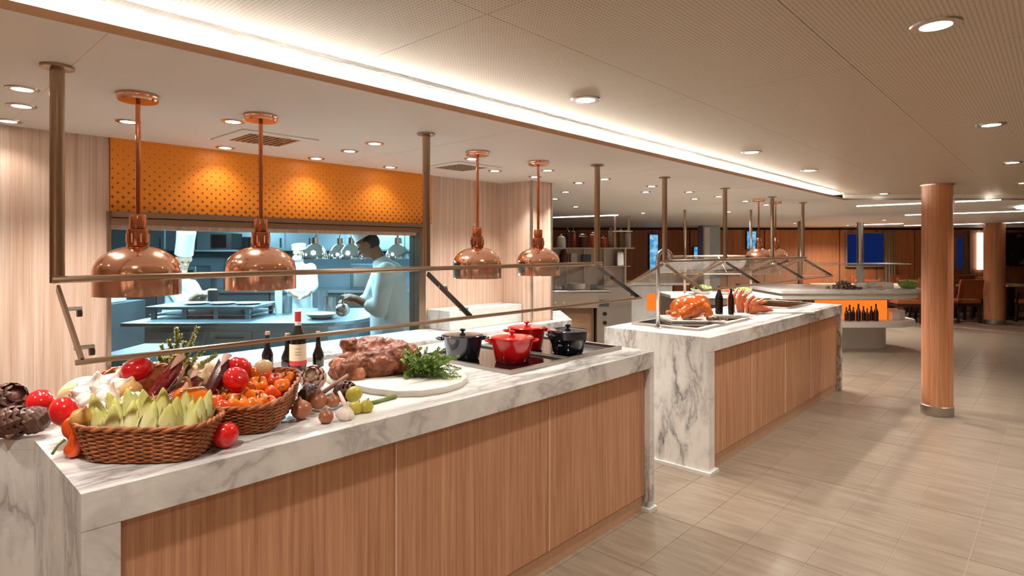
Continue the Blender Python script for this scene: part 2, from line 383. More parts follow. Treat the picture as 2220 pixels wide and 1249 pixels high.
def place(proto, loc, rot=(0, 0, 0), scale=1.0, label=None, group=None):
    if proto.name not in PROTO: PROTO.add(proto.name); o = proto
    else: o = copy_tree(proto)
    o.location = loc; o.rotation_euler = rot; o.scale = (scale,) * 3 if isinstance(scale, (int, float)) else scale
    if label: o['label'] = label
    if group: o['group'] = group
    return o
def remeshed(mb, vox, smooth_it=4, disp=None, off=Vector((0, 0, 0))):
    me = mb.mesh('tmp', off); o = bpy.data.objects.new('tmp', me); C.objects.link(o)
    r = o.modifiers.new('r', 'REMESH'); r.mode = 'VOXEL'; r.voxel_size = vox
    if smooth_it: sm = o.modifiers.new('s', 'SMOOTH'); sm.iterations = smooth_it; sm.factor = 0.5
    dg = bpy.context.evaluated_depsgraph_get(); res = bpy.data.meshes.new_from_object(o.evaluated_get(dg))
    bpy.data.objects.remove(o); bpy.data.meshes.remove(me)
    if disp:
        ns = [v.normal.copy() for v in res.vertices]
        for v, n in zip(res.vertices, ns): v.co += n * disp(v.co)
    res.materials.clear(); res.update(); return res
def disc(c, r, n=24): return [(c[0] + r * math.cos(2 * math.pi * k / n), c[1] + r * math.sin(2 * math.pi * k / n)) for k in range(n)]
def rrect(cx, cy, lx, ly, r, n=6):
    p = []
    for (sx, sy, a0) in ((1, 1, 0), (-1, 1, 90), (-1, -1, 180), (1, -1, 270)):
        for k in range(n + 1):
            a = math.radians(a0 + 90 * k / n); p.append((cx + sx * (lx / 2 - r) + r * math.cos(a), cy + sy * (ly / 2 - r) + r * math.sin(a)))
    return p
# ------------------------------------------------------------------ the setting
CT, YF, YW, ZL, ZM = 0.925, 1.75, 3.37, 2.06, 2.12
floor = struct(MB().box(-4, 22, -8, 18, -0.12, -0.006).build('floor', 'stone_tile'))
TX, TY, X0, Y0 = 0.585, 0.2875, 1.32, 0.045
MB().box(X0, X0 + 17 * TX, Y0 - 3 * TY, Y0 + 16 * TY, -0.006, -0.003).build('grout_bed', 'grout', floor)
tile = MB().box(0.0018, TX - 0.0018, 0.0018, TY - 0.0018, -0.005, 0.0).mesh('floor_tile'); tile.materials.append(MATS['stone_tile'])
cells = []
for i in range(17):
    for j in range(-3, 16):
        x, y = X0 + i * TX, Y0 + j * TY; D = cs * (x + TX / 2) + sn * (y + TY / 2)
        if x + TX < 3.0 and y > 1.95: continue
        if 3.95 < x and x + TX < 7.0 and 1.95 < y < 2.4: continue
        cells.append((D, x, y))
cells.sort()
for D, x, y in cells[:300]:
    o = bpy.data.objects.new('floor_tile', tile); C.objects.link(o); o.parent = floor; o.location = (x, y, 0)
carpet_poly = [L(6.0, 14.55)[:2], L(4.0, 14.55)[:2], L(5.6, 13.2)[:2], L(6.9, 12.4)[:2], L(8.0, 11.6)[:2], L(8.7, 11.3)[:2], L(9.2, 10.4)[:2], L(10.5, 9.8)[:2], L(14, 9.2)[:2], L(14, 14.55)[:2]]
struct(MB().prism(carpet_poly[::-1], -0.004, 0.006).build('floor_carpet', 'carpet'))
# main ceiling with perforated panels
ceiling = struct(MB().box(-5, 22, -8, 18, ZM + 0.012, ZM + 0.10).build('ceiling', 'dark_steel'))
pan = MB().box(0.0008, 1.1292, 0.0008, 0.5742, 0, 0.012).mesh('ceiling_panel'); pan.materials.append(MATS['perforated_ceiling'])
for i in range(-3, 15):
    for j in range(-8, 3):
        o = bpy.data.objects.new('ceiling_panel', pan); C.objects.link(o); o.parent = ceiling; o.location = (1.07 + 1.13 * i, 0.50 + 0.575 * j, ZM)
MB().box(-4, 9.2, 1.654, 1.70, ZM, ZM + 0.012).build('ceiling_panel', 'ceiling_white', ceiling)
MB().box(-4, 9.2, 1.704, 2.3, ZM, ZM + 0.012).build('ceiling_panel', 'ceiling_white', ceiling)
MB().box(-4, 18.0, -8, -4.11, ZM, ZM + 0.012).build('ceiling_panel', 'ceiling_white', ceiling)
# lower ceiling over the counters, its lip hides the cove light
lowpoly = [(-4, 1.74), (7.2, 1.74), L(14, 6.55)[:2], L(14, 15)[:2], L(-0.03, 15)[:2], (3.64, 3.49), (-4, 3.49)]
low = struct(MB().prism(lowpoly, ZL, ZL + 0.018).build('ceiling', 'ceiling_white'))
MB().box(-4, 7.2, 1.735, 1.741, ZL - 0.001, ZL + 0.020).build('ceiling_lip', 'toe_kick', low)
e0, e1 = Vector((7.2, 1.74, 0)), L(14, 6.55); dn_ = Vector((cs, sn, 0)) * 0.01
MB().prism([e0[:2], e1[:2], (e1 + dn_)[:2], (e0 + dn_)[:2]], ZL - 0.001, ZM + 0.011).build('ceiling_step', 'ceiling_white', low)
for k in range(5): MB().box(0.404 + 1.6 * k, 0.406 + 1.6 * k, 1.745, 3.36, ZL - 0.0006, ZL).build('ceiling_joint', 'squash_tan', low)
tag(MB().box(-4, 7.16, 1.790, 1.805, ZL + 0.018, ZL + 0.034).build('cove_light', 'cove_glow'), 'long warm white light strip in the ceiling cove above the counters', 'light strip')
struct(MB().box(-4, 7.2, 2.0, 2.02, ZL + 0.018, ZM).build('trim_1', 'ceiling_white'))
# kitchen wall with the serving window
struct(MB().box(-1.95, -1.85, -4.2, 3.36, 0, ZL).build('wall_left_added', 'wood_wall'))  # unseen wall, added to keep side light off the counter end and bounce lamplight
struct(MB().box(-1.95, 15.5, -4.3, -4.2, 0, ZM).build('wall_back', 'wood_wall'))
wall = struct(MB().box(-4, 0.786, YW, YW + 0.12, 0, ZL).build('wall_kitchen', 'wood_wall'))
MB().box(0.786, 2.66, YW, YW + 0.12, 0, 0.93).build('wall_below_window', 'steel_brushed', wall)
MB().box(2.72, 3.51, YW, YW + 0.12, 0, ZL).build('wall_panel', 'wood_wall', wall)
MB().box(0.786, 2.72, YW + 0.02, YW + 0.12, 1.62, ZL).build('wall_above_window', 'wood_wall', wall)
MB().box(0.788, 2.775, YW - 0.012, YW + 0.02, 1.705, ZL).build('patterned_panel', 'orange_star_print', wall)
for x in (-2.6, -1.55, -0.5, 0.18): MB().box(x, x + 0.004, YW - 0.001, YW, 0, ZL).build('panel_joint', 'wood_edge', wall)
win = struct(MB().box(0.786, 2.70, YW - 0.03, YW + 0.10, 1.640, 1.672).build('window_1', 'steel_post'))
MB().box(0.786, 2.70, YW - 0.05, YW + 0.02, 1.676, 1.704).build('window_head', 'steel_post', win)
MB().box(0.774, 0.790, YW - 0.02, YW + 0.10, 0.925, 1.704).build('window_frame', 'steel_post', win)
MB().box(2.66, 2.72, YW - 0.012, YW + 0.10, 0.925, 1.704).build('window_frame', 'steel_post', win)
MB().box(0.79, 2.66, YW + 0.045, YW + 0.052, 0.93, 1.64).build('pane', 'glass_window', win)
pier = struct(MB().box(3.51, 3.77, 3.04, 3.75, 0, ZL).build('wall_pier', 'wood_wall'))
MB().box(3.503, 3.519, 3.028, 3.044, 0, ZL).build('corner_trim', 'steel_brushed', pier)
MB().box(3.756, 3.772, 3.034, 3.042, 0, ZL).build('corner_trim', 'steel_brushed', pier)
sw = thing('wall_switch', 'small white wall sign above a dark panel on the wood wall', 'sign', (3.22, YW, 1.62))
MB().box(3.205, 3.245, YW - 0.01, YW, 1.70, 1.725).build('sign_plate', 'white_gloss', sw)
MB().box(3.205, 3.245, YW - 0.012, YW, 1.62, 1.695).build('dark_panel', 'bottle_brown', sw)
# kitchen shell
kw = struct(MB(FR).box(-7.6, -0.02, 9.8, 9.95, 0, 2.12).build('wall_kitchen_back', 'kitchen_wall'))
struct(MB(FR).box(-7.7, -7.6, 2.6, 9.9, 0, 2.12).build('wall_kitchen_side', 'kitchen_wall'))
struct(MB(FR).box(-0.08, -0.02, 5.05, 9.8, 0, 2.12).build('wall_kitchen_right', 'kitchen_wall'))
kc = struct(MB().prism([(-4, 3.49), (3.6, 3.49), L(-0.05, 9.8)[:2], L(-7.6, 9.8)[:2]], 2.10, 2.125).build('ceiling_kitchen', 'white_paint'))
for kn, (a, d) in enumerate(((-2.0, 5.2), (-3.6, 5.6), (-1.2, 6.8), (-2.8, 7.2), (-4.6, 7.6), (-2.0, 8.8))):
    kp = thing('kitchen_light', 'cool white ceiling light panel inside the kitchen', 'ceiling light', L(a, d, 2.10), 'kitchen ceiling lights')
    MB(FR).box(a - 0.32, a + 0.32, d - 0.32, d + 0.32, 2.085, 2.10).build('light_frame', 'white_paint', kp)
    MB(FR).box(a - 0.29, a + 0.29, d - 0.29, d + 0.29, 2.078, 2.086).build('diffuser_%d_offscreen' % kn, 'kitchen_panel', kp)
    ld = bpy.data.lights.new('panel_light', 'AREA'); ld.energy = KITCHEN_W; ld.color = COOL; ld.size = 0.55
    lo = bpy.data.objects.new('panel_light_%d_offscreen' % kn, ld); C.objects.link(lo); lo.parent = kp; lo.location = (0, 0, -0.03)
# far wood wall in panels, windows, screens
fw = struct(MB(FR).box(-1, 14, 14.62, 14.75, 0, ZL).build('wall_far', 'chair_wood'))
xs = [-0.24 + 0.92 * k for k in range(16)]
for k in range(15):
    MB(FR).box(xs[k] + 0.012, xs[k + 1] - 0.012, 14.58, 14.62, 0.02, ZL - 0.06).build('wood_panel', 'wood_far', fw)
struct(MB(FR).box(13.9, 14.0, 6.5, 14.6, 0, ZM).build('wall_right', 'wood_far'))
wn = 1
for (xa, xb, ya, yb, bowed) in ((1838, 1862, 508, 576, 0), (1868, 1918, 506, 576, 1), (2076, 2089, 515, 582, 0)):
    p0, p1 = (xa - CX) / F_PX * 14.5, (xb - CX) / F_PX * 14.5; z1, z0 = EYE - (ya - HY) * 14.5 / F_PX, EYE - (yb - HY) * 14.5 / F_PX
    wn += 1; w = struct(MB(FR).box(p0, p1, 14.54, 14.58, z0, z1).build('window_%d' % wn, 'night_blue'))
    for a in (p0 - 0.03, p1): MB(FR).box(a, a + 0.03, 14.52, 14.58, z0 - 0.03, z1 + 0.03).build('window_frame', 'curtain', w)
    MB(FR).box(p0, p1, 14.52, 14.58, z1, z1 + 0.03).build('window_frame', 'curtain', w)
    MB(FR).box(p0, p1, 14.50, 14.58, z0 - 0.03, z0).build('window_sill', 'curtain', w)
for (xa, xb, lab) in ((1921, 1946, 'taupe curtain hanging beside the wide dark window'), (2092, 2108, 'taupe curtain hanging beside the narrow dark window')):
    p0, p1 = (xa - CX) / F_PX * 14.4, (xb - CX) / F_PX * 14.4; m = MB(FR); n = 14; pl = []
    for k in range(n + 1): pl.append((p0 + (p1 - p0) * k / n, 14.46 + 0.03 * math.sin(k * 1.9)))
    pl += [(a, b + 0.015) for a, b in pl[::-1]]
    tag(m.prism(pl, 0.35, 1.98).build('curtain', 'curtain'), lab, 'curtain')
for (xa, xb, ya, yb, D, lab) in ((1407, 1428, 507, 588, 14.515, 'tall glowing blue screen on the far wood wall above the salad counter'),
                             (1618, 1641, 500, 541, 14.515, 'blue screen partly hidden by the far copper lamp'),
                             (1503, 1517, 534, 562, 14.515, 'small pale blue screen by the steel duct')):
    p0, p1 = (xa - CX) / F_PX * D, (xb - CX) / F_PX * D; z1, z0 = EYE - (ya - HY) * D / F_PX, EYE - (yb - HY) * D / F_PX
    t = thing('screen', lab, 'screen', L((p0 + p1) / 2, D, z0))
    MB(FR).box(p0, p1, D, D + 0.06, z0, z1).build('screen_case', 'black_paint', t)
    MB(FR).box(p0 + 0.02, p1 - 0.02, D - 0.006, D, z0 + 0.02, z1 - 0.02).build('display', 'screen_blue', t)
p0, p1 = (2130 - CX) / F_PX * 14.4, (2142 - CX) / F_PX * 14.4
tag(MB(FR).box(p0, p1, 14.50, 14.575, 1.03, 1.93).build('light_panel', 'lit_panel'), 'tall bright white light panel beside the far round column', 'light panel')
pt = thing('picture', 'large dark picture with pale grey shapes on the far wall', 'picture', L(12.3, 14.5, 1.14))
MB(FR).box(12.05, 13.5, 14.50, 14.58, 1.12, 1.93).build('picture_frame', 'black_paint', pt)
MB(FR).box(12.09, 13.46, 14.49, 14.50, 1.16, 1.89).build('canvas', 'dark_art', pt)
# light lines on the far ceiling
def led(name, label, poly): tag(MB().prism(poly, ZL - 0.010, ZL - 0.001).build(name, 'led_line'), label, 'light strip', 'far ceiling light lines')
for (xa, ya, xb, yb, w) in ((1200, 470.7, 1340, 465.5, 0.10), (1860, 446, 2012, 439.5, 0.03), (2075, 436.5, 2170, 432, 0.03), (1965, 465.7, 2220, 457, 0.03), (1860, 487.3, 1958, 484.4, 0.06), (1964, 488.7, 2128, 484.5, 0.06), (2182, 483, 2220, 481.5, 0.06)):
    a, b = at_z(xa, ya, ZL), at_z(xb, yb, ZL); k = Vector((cs, sn, 0)) * w
    led('ceiling_light_line', 'straight thin light line on the far ceiling', [a[:2], b[:2], (b + k)[:2], (a + k)[:2]])
ring = MB(FR); pts = [(6.95 + 0.7 * math.cos(t), 7.15 + 0.62 * math.sin(t), ZL - 0.006) for t in [2 * math.pi * k / 40 for k in range(40)]]
tag(ring.tube(pts, 0.016, 6, closed=True).build('ceiling_light_ring', 'led_line'), 'round glowing ring of light on the ceiling beyond the wood column', 'light ring')

# ------------------------------------------------------------------ ceiling lights
def make_downlight(zc, watts, spread, name, label, group):
    t = thing(name, label, 'downlight', (0, 0, 0), group)
    MB().lathe([(0.030, -0.004), (0.046, -0.004), (0.048, 0.0), (0.030, 0.0), (0.030, -0.004)], 20, caps=False).build('trim_ring', 'steel', t, smooth='auto')
    MB().lathe([(0.0, -0.002), (0.030, -0.002), (0.030, 0.0), (0, 0.0)], 16).build('lamp', 'lamp_disc', t)
    ld = bpy.data.lights.new('spot', 'SPOT'); ld.energy = watts; ld.color = WARM; ld.spot_size = math.radians(spread); ld.spot_blend = 0.7; ld.shadow_soft_size = 0.03
    lo = bpy.data.objects.new('spot', ld); C.objects.link(lo); lo.parent = t; lo.location = (0, 0, -0.012)
    return t
dl = make_downlight(ZL, SPOT_LEFT_W, 110, 'downlight', 'small round downlight in the lower ceiling above the buffet counters', 'downlights in the lower ceiling')
spots = [(0.349, 2.56), (1.04, 2.56), (1.743, 2.56), (2.433, 2.57), (3.134, 2.567), (0.388, 2.865), (0.741, 2.885), (1.784, 2.858), (2.908, 2.846), (3.349, 2.862),
         (-0.35, 2.56)]
for q in ((1255, 396), (1311, 388), (1226, 416), (1203, 431), (1248, 448), (1413, 403.5), (1400, 416), (1494, 416), (1506, 431), (1616, 436), (1394, 462)):
    p = at_z(q[0], q[1], ZL); spots.append((p.x, p.y))
OFF = [0]
def in_picture(p):
    lat, D = sn * p[0] - cs * p[1], cs * p[0] + sn * p[1]
    return D > 0.1 and 0 <= CX + lat / D * F_PX <= 2220 and 0 <= HY + (EYE - p[2]) / D * F_PX <= 1249
def lamp_at(proto, p, scale=1.0):
    o = place(proto, p, scale=scale)
    if not in_picture(p):
        OFF[0] += 1; o['label'] = 'round ceiling downlight of the same grid outside the picture'; o['group'] = 'downlights outside the picture'
        for c in o.children:
            if c.type == 'LIGHT' or c.name.startswith('lamp'): c.name = '%s_%02d_offscreen' % ('spot' if c.type == 'LIGHT' else 'lamp', OFF[0])
    return o
for x, y in spots: lamp_at(dl, (x, y, ZL))
dw = make_downlight(ZL, 3.2, 120, 'downlight', 'small round downlight close to the kitchen wall', 'downlights along the kitchen wall')
for x, y in ((0.396, 3.272), (1.278, 3.276), (1.793, 3.262), (2.314, 3.253), (-0.35, 3.27)): lamp_at(dw, (x, y - 0.03, ZL))
dm = make_downlight(ZM, SPOT_W, 120, 'downlight', 'bright round downlight in the perforated main ceiling', 'downlights in the main ceiling')
for x in (1.93, 3.65, 5.33, 7.05, -1.5, 0.22):
    for y in (0.245, -0.905, -2.055): lamp_at(dm, (x, y, ZM), 1.25)
for x in (1.942, 3.678, 4.82, 7.38, 0.22): lamp_at(dm, (x, 1.395, ZM), 1.25)
df = make_downlight(ZL, FAR_W, 150, 'downlight', 'round downlight in the far ceiling towards the dining area', 'downlights in the far ceiling')
for q in ((1917, 477), (1723, 484), (1661, 444), (1558, 426), (1580, 459), (2081, 494), (1838, 489)): lamp_at(df, at_z(q[0], q[1], ZL))
# air vents
def vent(x, y, lab):
    t = thing('ceiling_vent', lab, 'vent', (x, y, ZL)); r, q = 0.185, 0.125
    m = MB()
    for (a, b, c, d) in ((-r, r, -r, -q), (-r, r, q, r), (-r, -q, -q, q), (q, r, -q, q)): m.box(x + a, x + b, y + c, y + d, ZL - 0.006, ZL)
    m.build('vent_frame', 'ceiling_white', t)
    MB().box(x - q, x + q, y - q, y + q, ZL - 0.001, ZL).build('vent_backing', 'kitchen_dark', t)
    for k in range(9):
        a = -q + 2 * q * (k + 0.5) / 9
        MB().box(x + a - 0.006, x + a + 0.006, y - q, y + q, ZL - 0.007, ZL - 0.001).build('slat', 'steel_brushed', t)
        MB().box(x - q, x + q, y + a - 0.004, y + a + 0.004, ZL - 0.006, ZL - 0.001).build('slat', 'steel_brushed', t)
vent(1.317, 2.863, 'square air vent grille in the ceiling above the orange panel')
vent(2.63, 2.88, 'square air vent grille in the ceiling near the wood wall corner')

# ------------------------------------------------------------------ front counters
c1 = thing('buffet_counter', 'long marble and wood buffet counter carrying the vegetable baskets and roast', 'counter', (0.35, YF, 0))
diag = (0.35 - 0.6786 * 0.50, 2.352 + 0.7345 * 0.50)
MB().prism([(0.38, YF + 0.03), (3.12, YF + 0.03), (3.12, 2.915), (0.82, 2.915), (0.66, diag[1]), diag, (0.35, 2.354), (0.38, 2.352)], CT - 0.03, CT).build('worktop', 'marble', c1)
MB().box(0.35, 3.12, YF, YF + 0.03, CT - 0.095, CT).build('fascia', 'marble', c1, bevel=0.0015)
MB().box(0.35, 0.433, YF, YF + 0.03, 0, CT - 0.0955).build('front_leg', 'marble', c1)
MB().box(3.07, 3.12, YF, 2.9, 0, CT - 0.0955).build('end_panel', 'marble', c1)
MB().box(0.35, 0.38, YF + 0.0302, 2.352, 0, CT).build('end_panel', 'marble', c1)
d0 = Vector((0.35, 2.354, 0)); d1 = Vector((diag[0], diag[1], 0)); nn = Vector((0.7345, 0.6786, 0)) * 0.03
MB().prism([d0[:2], (d0 + nn)[:2], (d1 + nn)[:2], d1[:2]], 0, CT - 0.0305).build('angled_panel', 'marble', c1)
xj = [0.434, 1.305, 2.189, 3.068]
for a, b in zip(xj, xj[1:]): MB().box(a + 0.003, b - 0.003, YF + 0.034, YF + 0.054, 0.09, CT - 0.0955).build('wood_panel', 'wood_counter', c1)
for a in xj[1:3]: MB().box(a - 0.0025, a + 0.0025, YF + 0.030, YF + 0.05, 0.09, CT - 0.0955).build('joint_strip', 'wood_edge', c1)
MB().box(0.434, 3.068, YF + 0.044, YF + 0.07, 0, 0.088).build('toe_kick', 'toe_kick', c1)
MB().box(0.45, 3.06, YF + 0.07, 2.70, 0.0, CT - 0.10).build('carcass', 'dark_steel', c1)
MB().box(3.05, 3.135, YF - 0.012, YF + 0.05, 0.0, 0.02).build('foot_trim', 'marble_far', c1)
pc = thing('pass_counter', 'marble ledge along the kitchen serving window behind the front counter', 'counter', (1.5, 3.0, 0))
poly = [(0.82, 2.922), (3.88, 2.922), (4.40, 3.45), (3.79, 3.45), (3.79, 3.015), (3.49, 3.015), (3.49, 3.365), (0.82, 3.365)]
MB().prism(poly, 0.90, 0.95).build('worktop', 'marble', pc, bevel=0.002)
MB().prism([(p[0], p[1] + (0.004 if p[1] < 3 else 0)) for p in poly], 0, 0.899).build('body', 'marble_far', pc)
MB().box(2.74, 3.49, 3.12, 3.365, 0.951, 1.09).build('upstand', 'marble', pc, bevel=0.003)
X2, XE, YB2 = 3.83, 7.13, 2.575; YF2 = 1.735
c2 = thing('buffet_counter', 'second marble and wood buffet counter carrying the roast turkey', 'counter', (X2, YF2, 0))
MB().box(X2 + 0.03, XE, YF2 + 0.03, YB2, CT - 0.03, CT).build('worktop', 'marble', c2)
MB().box(X2, XE, YF2, YF2 + 0.03, CT - 0.098, CT).build('fascia', 'marble', c2)
MB().box(X2 + 0.03, X2 + 0.085, YF2 + 0.001, YF2 + 0.031, 0, CT - 0.0985).build('front_leg', 'marble', c2)
MB().box(X2, X2 + 0.03, YF2 + 0.0302, YB2, 0, CT).build('end_panel', 'marble', c2)
MB().box(X2, X2 + 0.03, YF2 + 0.001, YF2 + 0.0302, 0, CT - 0.0985).build('end_panel', 'marble', c2)
MB().box(XE - 0.06, XE, YF2, YB2, 0, CT - 0.0985).build('end_panel', 'marble', c2)
xj = [X2 + 0.086, 4.666, 5.429, 6.149, 6.875, XE - 0.061]
for a, b in zip(xj, xj[1:]): MB().box(a + 0.003, b - 0.003, YF2 + 0.034, YF2 + 0.054, 0.09, CT - 0.0985).build('wood_panel', 'wood_counter', c2)
for a in xj[1:5]: MB().box(a - 0.0025, a + 0.0025, YF2 + 0.030, YF2 + 0.05, 0.09, CT - 0.0985).build('joint_strip', 'wood_edge', c2)
MB().box(xj[0], xj[-1], YF2 + 0.044, YF2 + 0.07, 0, 0.088).build('toe_kick', 'toe_kick', c2)
MB().box(xj[0], xj[-1], YF2 + 0.07, YB2 - 0.01, 0, CT - 0.0985).build('carcass', 'dark_steel', c2)
MB().box(X2 - 0.022, X2 + 0.12, YF2 - 0.016, YB2, 0.0, 0.022).build('foot_trim', 'marble_far', c2)

# ------------------------------------------------------------------ sneeze guards
def guard(xp, x_end, label, rear):
    yt, zt, yb, zb = 2.17, 1.432, 1.865, 1.228
    t = thing('sneeze_guard', label, 'sneeze guard', (xp[0], yt, zt))
    for x in xp:
        p = MB().tube([(x, yt, zt - 0.01), (x, yt, ZL - 0.001)], 0.0185, 14).build('post', 'steel_post', t, smooth='auto')
        MB().lathe([(0.019, ZL - 0.012), (0.042, ZL - 0.008), (0.042, ZL - 0.001), (0.019, ZL - 0.001)], 20, (x, yt, 0)).build('flange', 'steel_post', p, smooth='auto')
    x0, x1 = xp[0] - 0.015, x_end
    MB().tube([(x0, yt - 0.02, zt), (x1, yt - 0.02, zt)], 0.011, 10).build('top_rail', 'steel_post', t, smooth='auto')
    MB().tube([(x0, yb, zb), (x1, yb, zb)], 0.0075, 8).build('bottom_rail', 'steel_post', t, smooth='auto')
    MB().add([(x0, yt - 0.02, zt), (x1, yt - 0.02, zt), (x1, yb, zb), (x0, yb, zb), (x0, yt - 0.026, zt - 0.006), (x1, yt - 0.026, zt - 0.006), (x1, yb - 0.002, zb - 0.008), (x0, yb - 0.002, zb - 0.008)],
             [(0, 3, 2, 1), (4, 5, 6, 7), (0, 1, 5, 4), (3, 7, 6, 2), (0, 4, 7, 3), (1, 2, 6, 5)]).build('glass_pane', 'glass_clear', t)
    for i, x in enumerate(xp):
        br = MB().bar((x, yt - 0.01, zt - 0.025), (x, yb + 0.004, zb + 0.002), 0.008, 0.022, (0, 0.55, -0.83)).build('bracket', 'dark_knob' if i else 'steel_post', t)
        for f in (0.28, 0.74):
            q = Vector((x + 0.025, yt - 0.01 + (yb - yt) * f, zt - 0.025 + (zb - zt) * f))
            MB().tube([q - Vector((0.03, 0, 0)), q, q + Vector((0.016, 0, 0))], [0.006, 0.006, 0.006], 8).build('standoff', 'steel', br)
            MB().tube([q + Vector((0.004, 0, -0.014)), q + Vector((0.016, 0, -0.014))], 0.010, 10).build('clamp_knob', 'dark_knob', br)
    if rear:
        yr, zr = 2.50, 1.24
        MB().add([(x0, yt + 0.02, zt), (x1, yt + 0.02, zt), (x1, yr, zr), (x0, yr, zr), (x0, yt + 0.026, zt - 0.006), (x1, yt + 0.026, zt - 0.006), (x1, yr, zr - 0.008), (x0, yr, zr - 0.008)],
                 [(0, 1, 2, 3), (4, 7, 6, 5), (0, 4, 5, 1), (3, 2, 6, 7), (0, 3, 7, 4), (1, 5, 6, 2)]).build('glass_pane', 'glass_far', t)
        for x in xp: MB().bar((x, yt + 0.01, zt - 0.02), (x, yr, zr), 0.008, 0.02, (0, 0.5, 0.85)).build('bracket', 'steel_post', t)
        MB().add([(x1 - .006, yt, zt), (x1 - .006, yb, zb), (x1 - .006, yr, zr), (x1, yt, zt), (x1, yb, zb), (x1, yr, zr)], [(0, 1, 2), (3, 5, 4), (0, 3, 4, 1), (1, 4, 5, 2), (2, 5, 3, 0)]).build('end_glass', 'glass_far', t)
    return t
guard((0.376, 1.761, 3.149), 3.17, 'tilted glass sneeze guard on ceiling posts above the vegetable and roast counter', False)
guard((4.026, 5.111, 6.275, 7.261), 7.29, 'tilted glass sneeze guard on ceiling posts above the turkey counter', True)

# ------------------------------------------------------------------ copper heat lamps
def make_lamp():
    t = thing('heat_lamp', 'lamp', 'heat lamp', (0, 0, 0), 'copper heat lamps')
    MB().lathe([(0.0, 2.034), (0.060, 2.036), (0.064, 2.042), (0.062, 2.048), (0.066, 2.052), (0.064, 2.0595), (0.0, 2.0595)], 28).build('canopy', 'copper', t, smooth='auto')
    MB().tube([(0, 0, 1.63), (0, 0, 2.036)], 0.008, 10).build('stem', 'copper_dark', t, smooth='auto')
    n = MB().lathe([(0.0, 1.642), (0.024, 1.642), (0.026, 1.638), (0.026, 1.594), (0.020, 1.592), (0.0, 1.592)], 24).build('socket', 'copper_dark', t, smooth='auto')
    MB().lathe([(0.0, 1.592), (0.033, 1.591), (0.034, 1.586), (0.034, 1.534), (0.031, 1.530), (0, 1.53)], 24).build('collar', 'copper_dark', t, smooth='auto')
    for k in range(8):
        a = 2 * math.pi * k / 8; MB().box(0, 0, 0, 0, 0, 0) if False else None
        MB().tube([(0.0342 * math.cos(a), 0.0342 * math.sin(a), 1.545), (0.0342 * math.cos(a), 0.0342 * math.sin(a), 1.575)], 0.0035, 6).build('vent_slot', 'copper', n)
    prof = [(0.030, 1.532)] + [(0.134 * math.sin(math.radians(a)) if a < 90 else 0.134, 1.440 + 0.094 * math.cos(math.radians(a))) for a in range(16, 91, 6)] + [(0.134, 1.420), (0.134, 1.366), (0.1355, 1.362), (0.131, 1.362), (0.130, 1.42), (0.129, 1.44)] + \
           [(0.129 * math.sin(math.radians(a)), 1.440 + 0.089 * math.cos(math.radians(a))) for a in range(84, 10, -8)]
    MB().lathe(prof, 40, caps=False).build('shade', 'copper', t, smooth='auto')
    MB().ell((0, 0, 1.45), (0.04, 0.04, 0.05), 14, 8).build('bulb', 'bulb_glass', t, smooth=True)
    return t
hl = make_lamp()
for i, (x, y, lab) in enumerate(((0.637, 2.365, 'copper dome heat lamp hanging above the wicker vegetable baskets'), (1.07, 2.365, 'copper dome heat lamp hanging above the bottles, beside the baskets'),
                  (2.278, 2.365, 'copper dome heat lamp hanging above the pots, nearer the roast'), (2.786, 2.355, 'copper dome heat lamp hanging above the pots at the counter end'),
                  (6.472, 2.38, 'copper dome heat lamp in front of the blue screen above the second counter'), (6.931, 2.36, 'copper dome heat lamp at the far end of the second counter'))):
    place(hl, (x, y, 0), label=lab)

# ------------------------------------------------------------------ round wood columns
def column(x, y, r, ztop, label):
    t = thing('column', label, 'column', (x, y, 0))
    MB().lathe([(r + 0.006, 0), (r + 0.006, 0.085), (r, 0.09), (0, 0.09)], 40, (x, y, 0)).build('plinth', 'steel_brushed', t, smooth='auto')
    MB().lathe([(r, 0.09), (r, ztop)], 48, (x, y, 0)).build('shaft', 'wood_column', t, smooth='auto')
    MB().lathe([(r + 0.012, ztop - 0.012), (r + 0.012, ztop - 0.001), (0, ztop - 0.001)], 40, (x, y, 0)).build('collar', 'steel_brushed', t, smooth='auto')
column(6.70, 0.84, 0.122, ZM, 'slim round wood column standing on the tiles near the second counter')
p = at_z(2163, 704, 0) + Vector((0.12, 0.06, 0))
column(p.x, p.y, 0.18, ZL, 'thick round wood column standing on the carpet by the dining area')

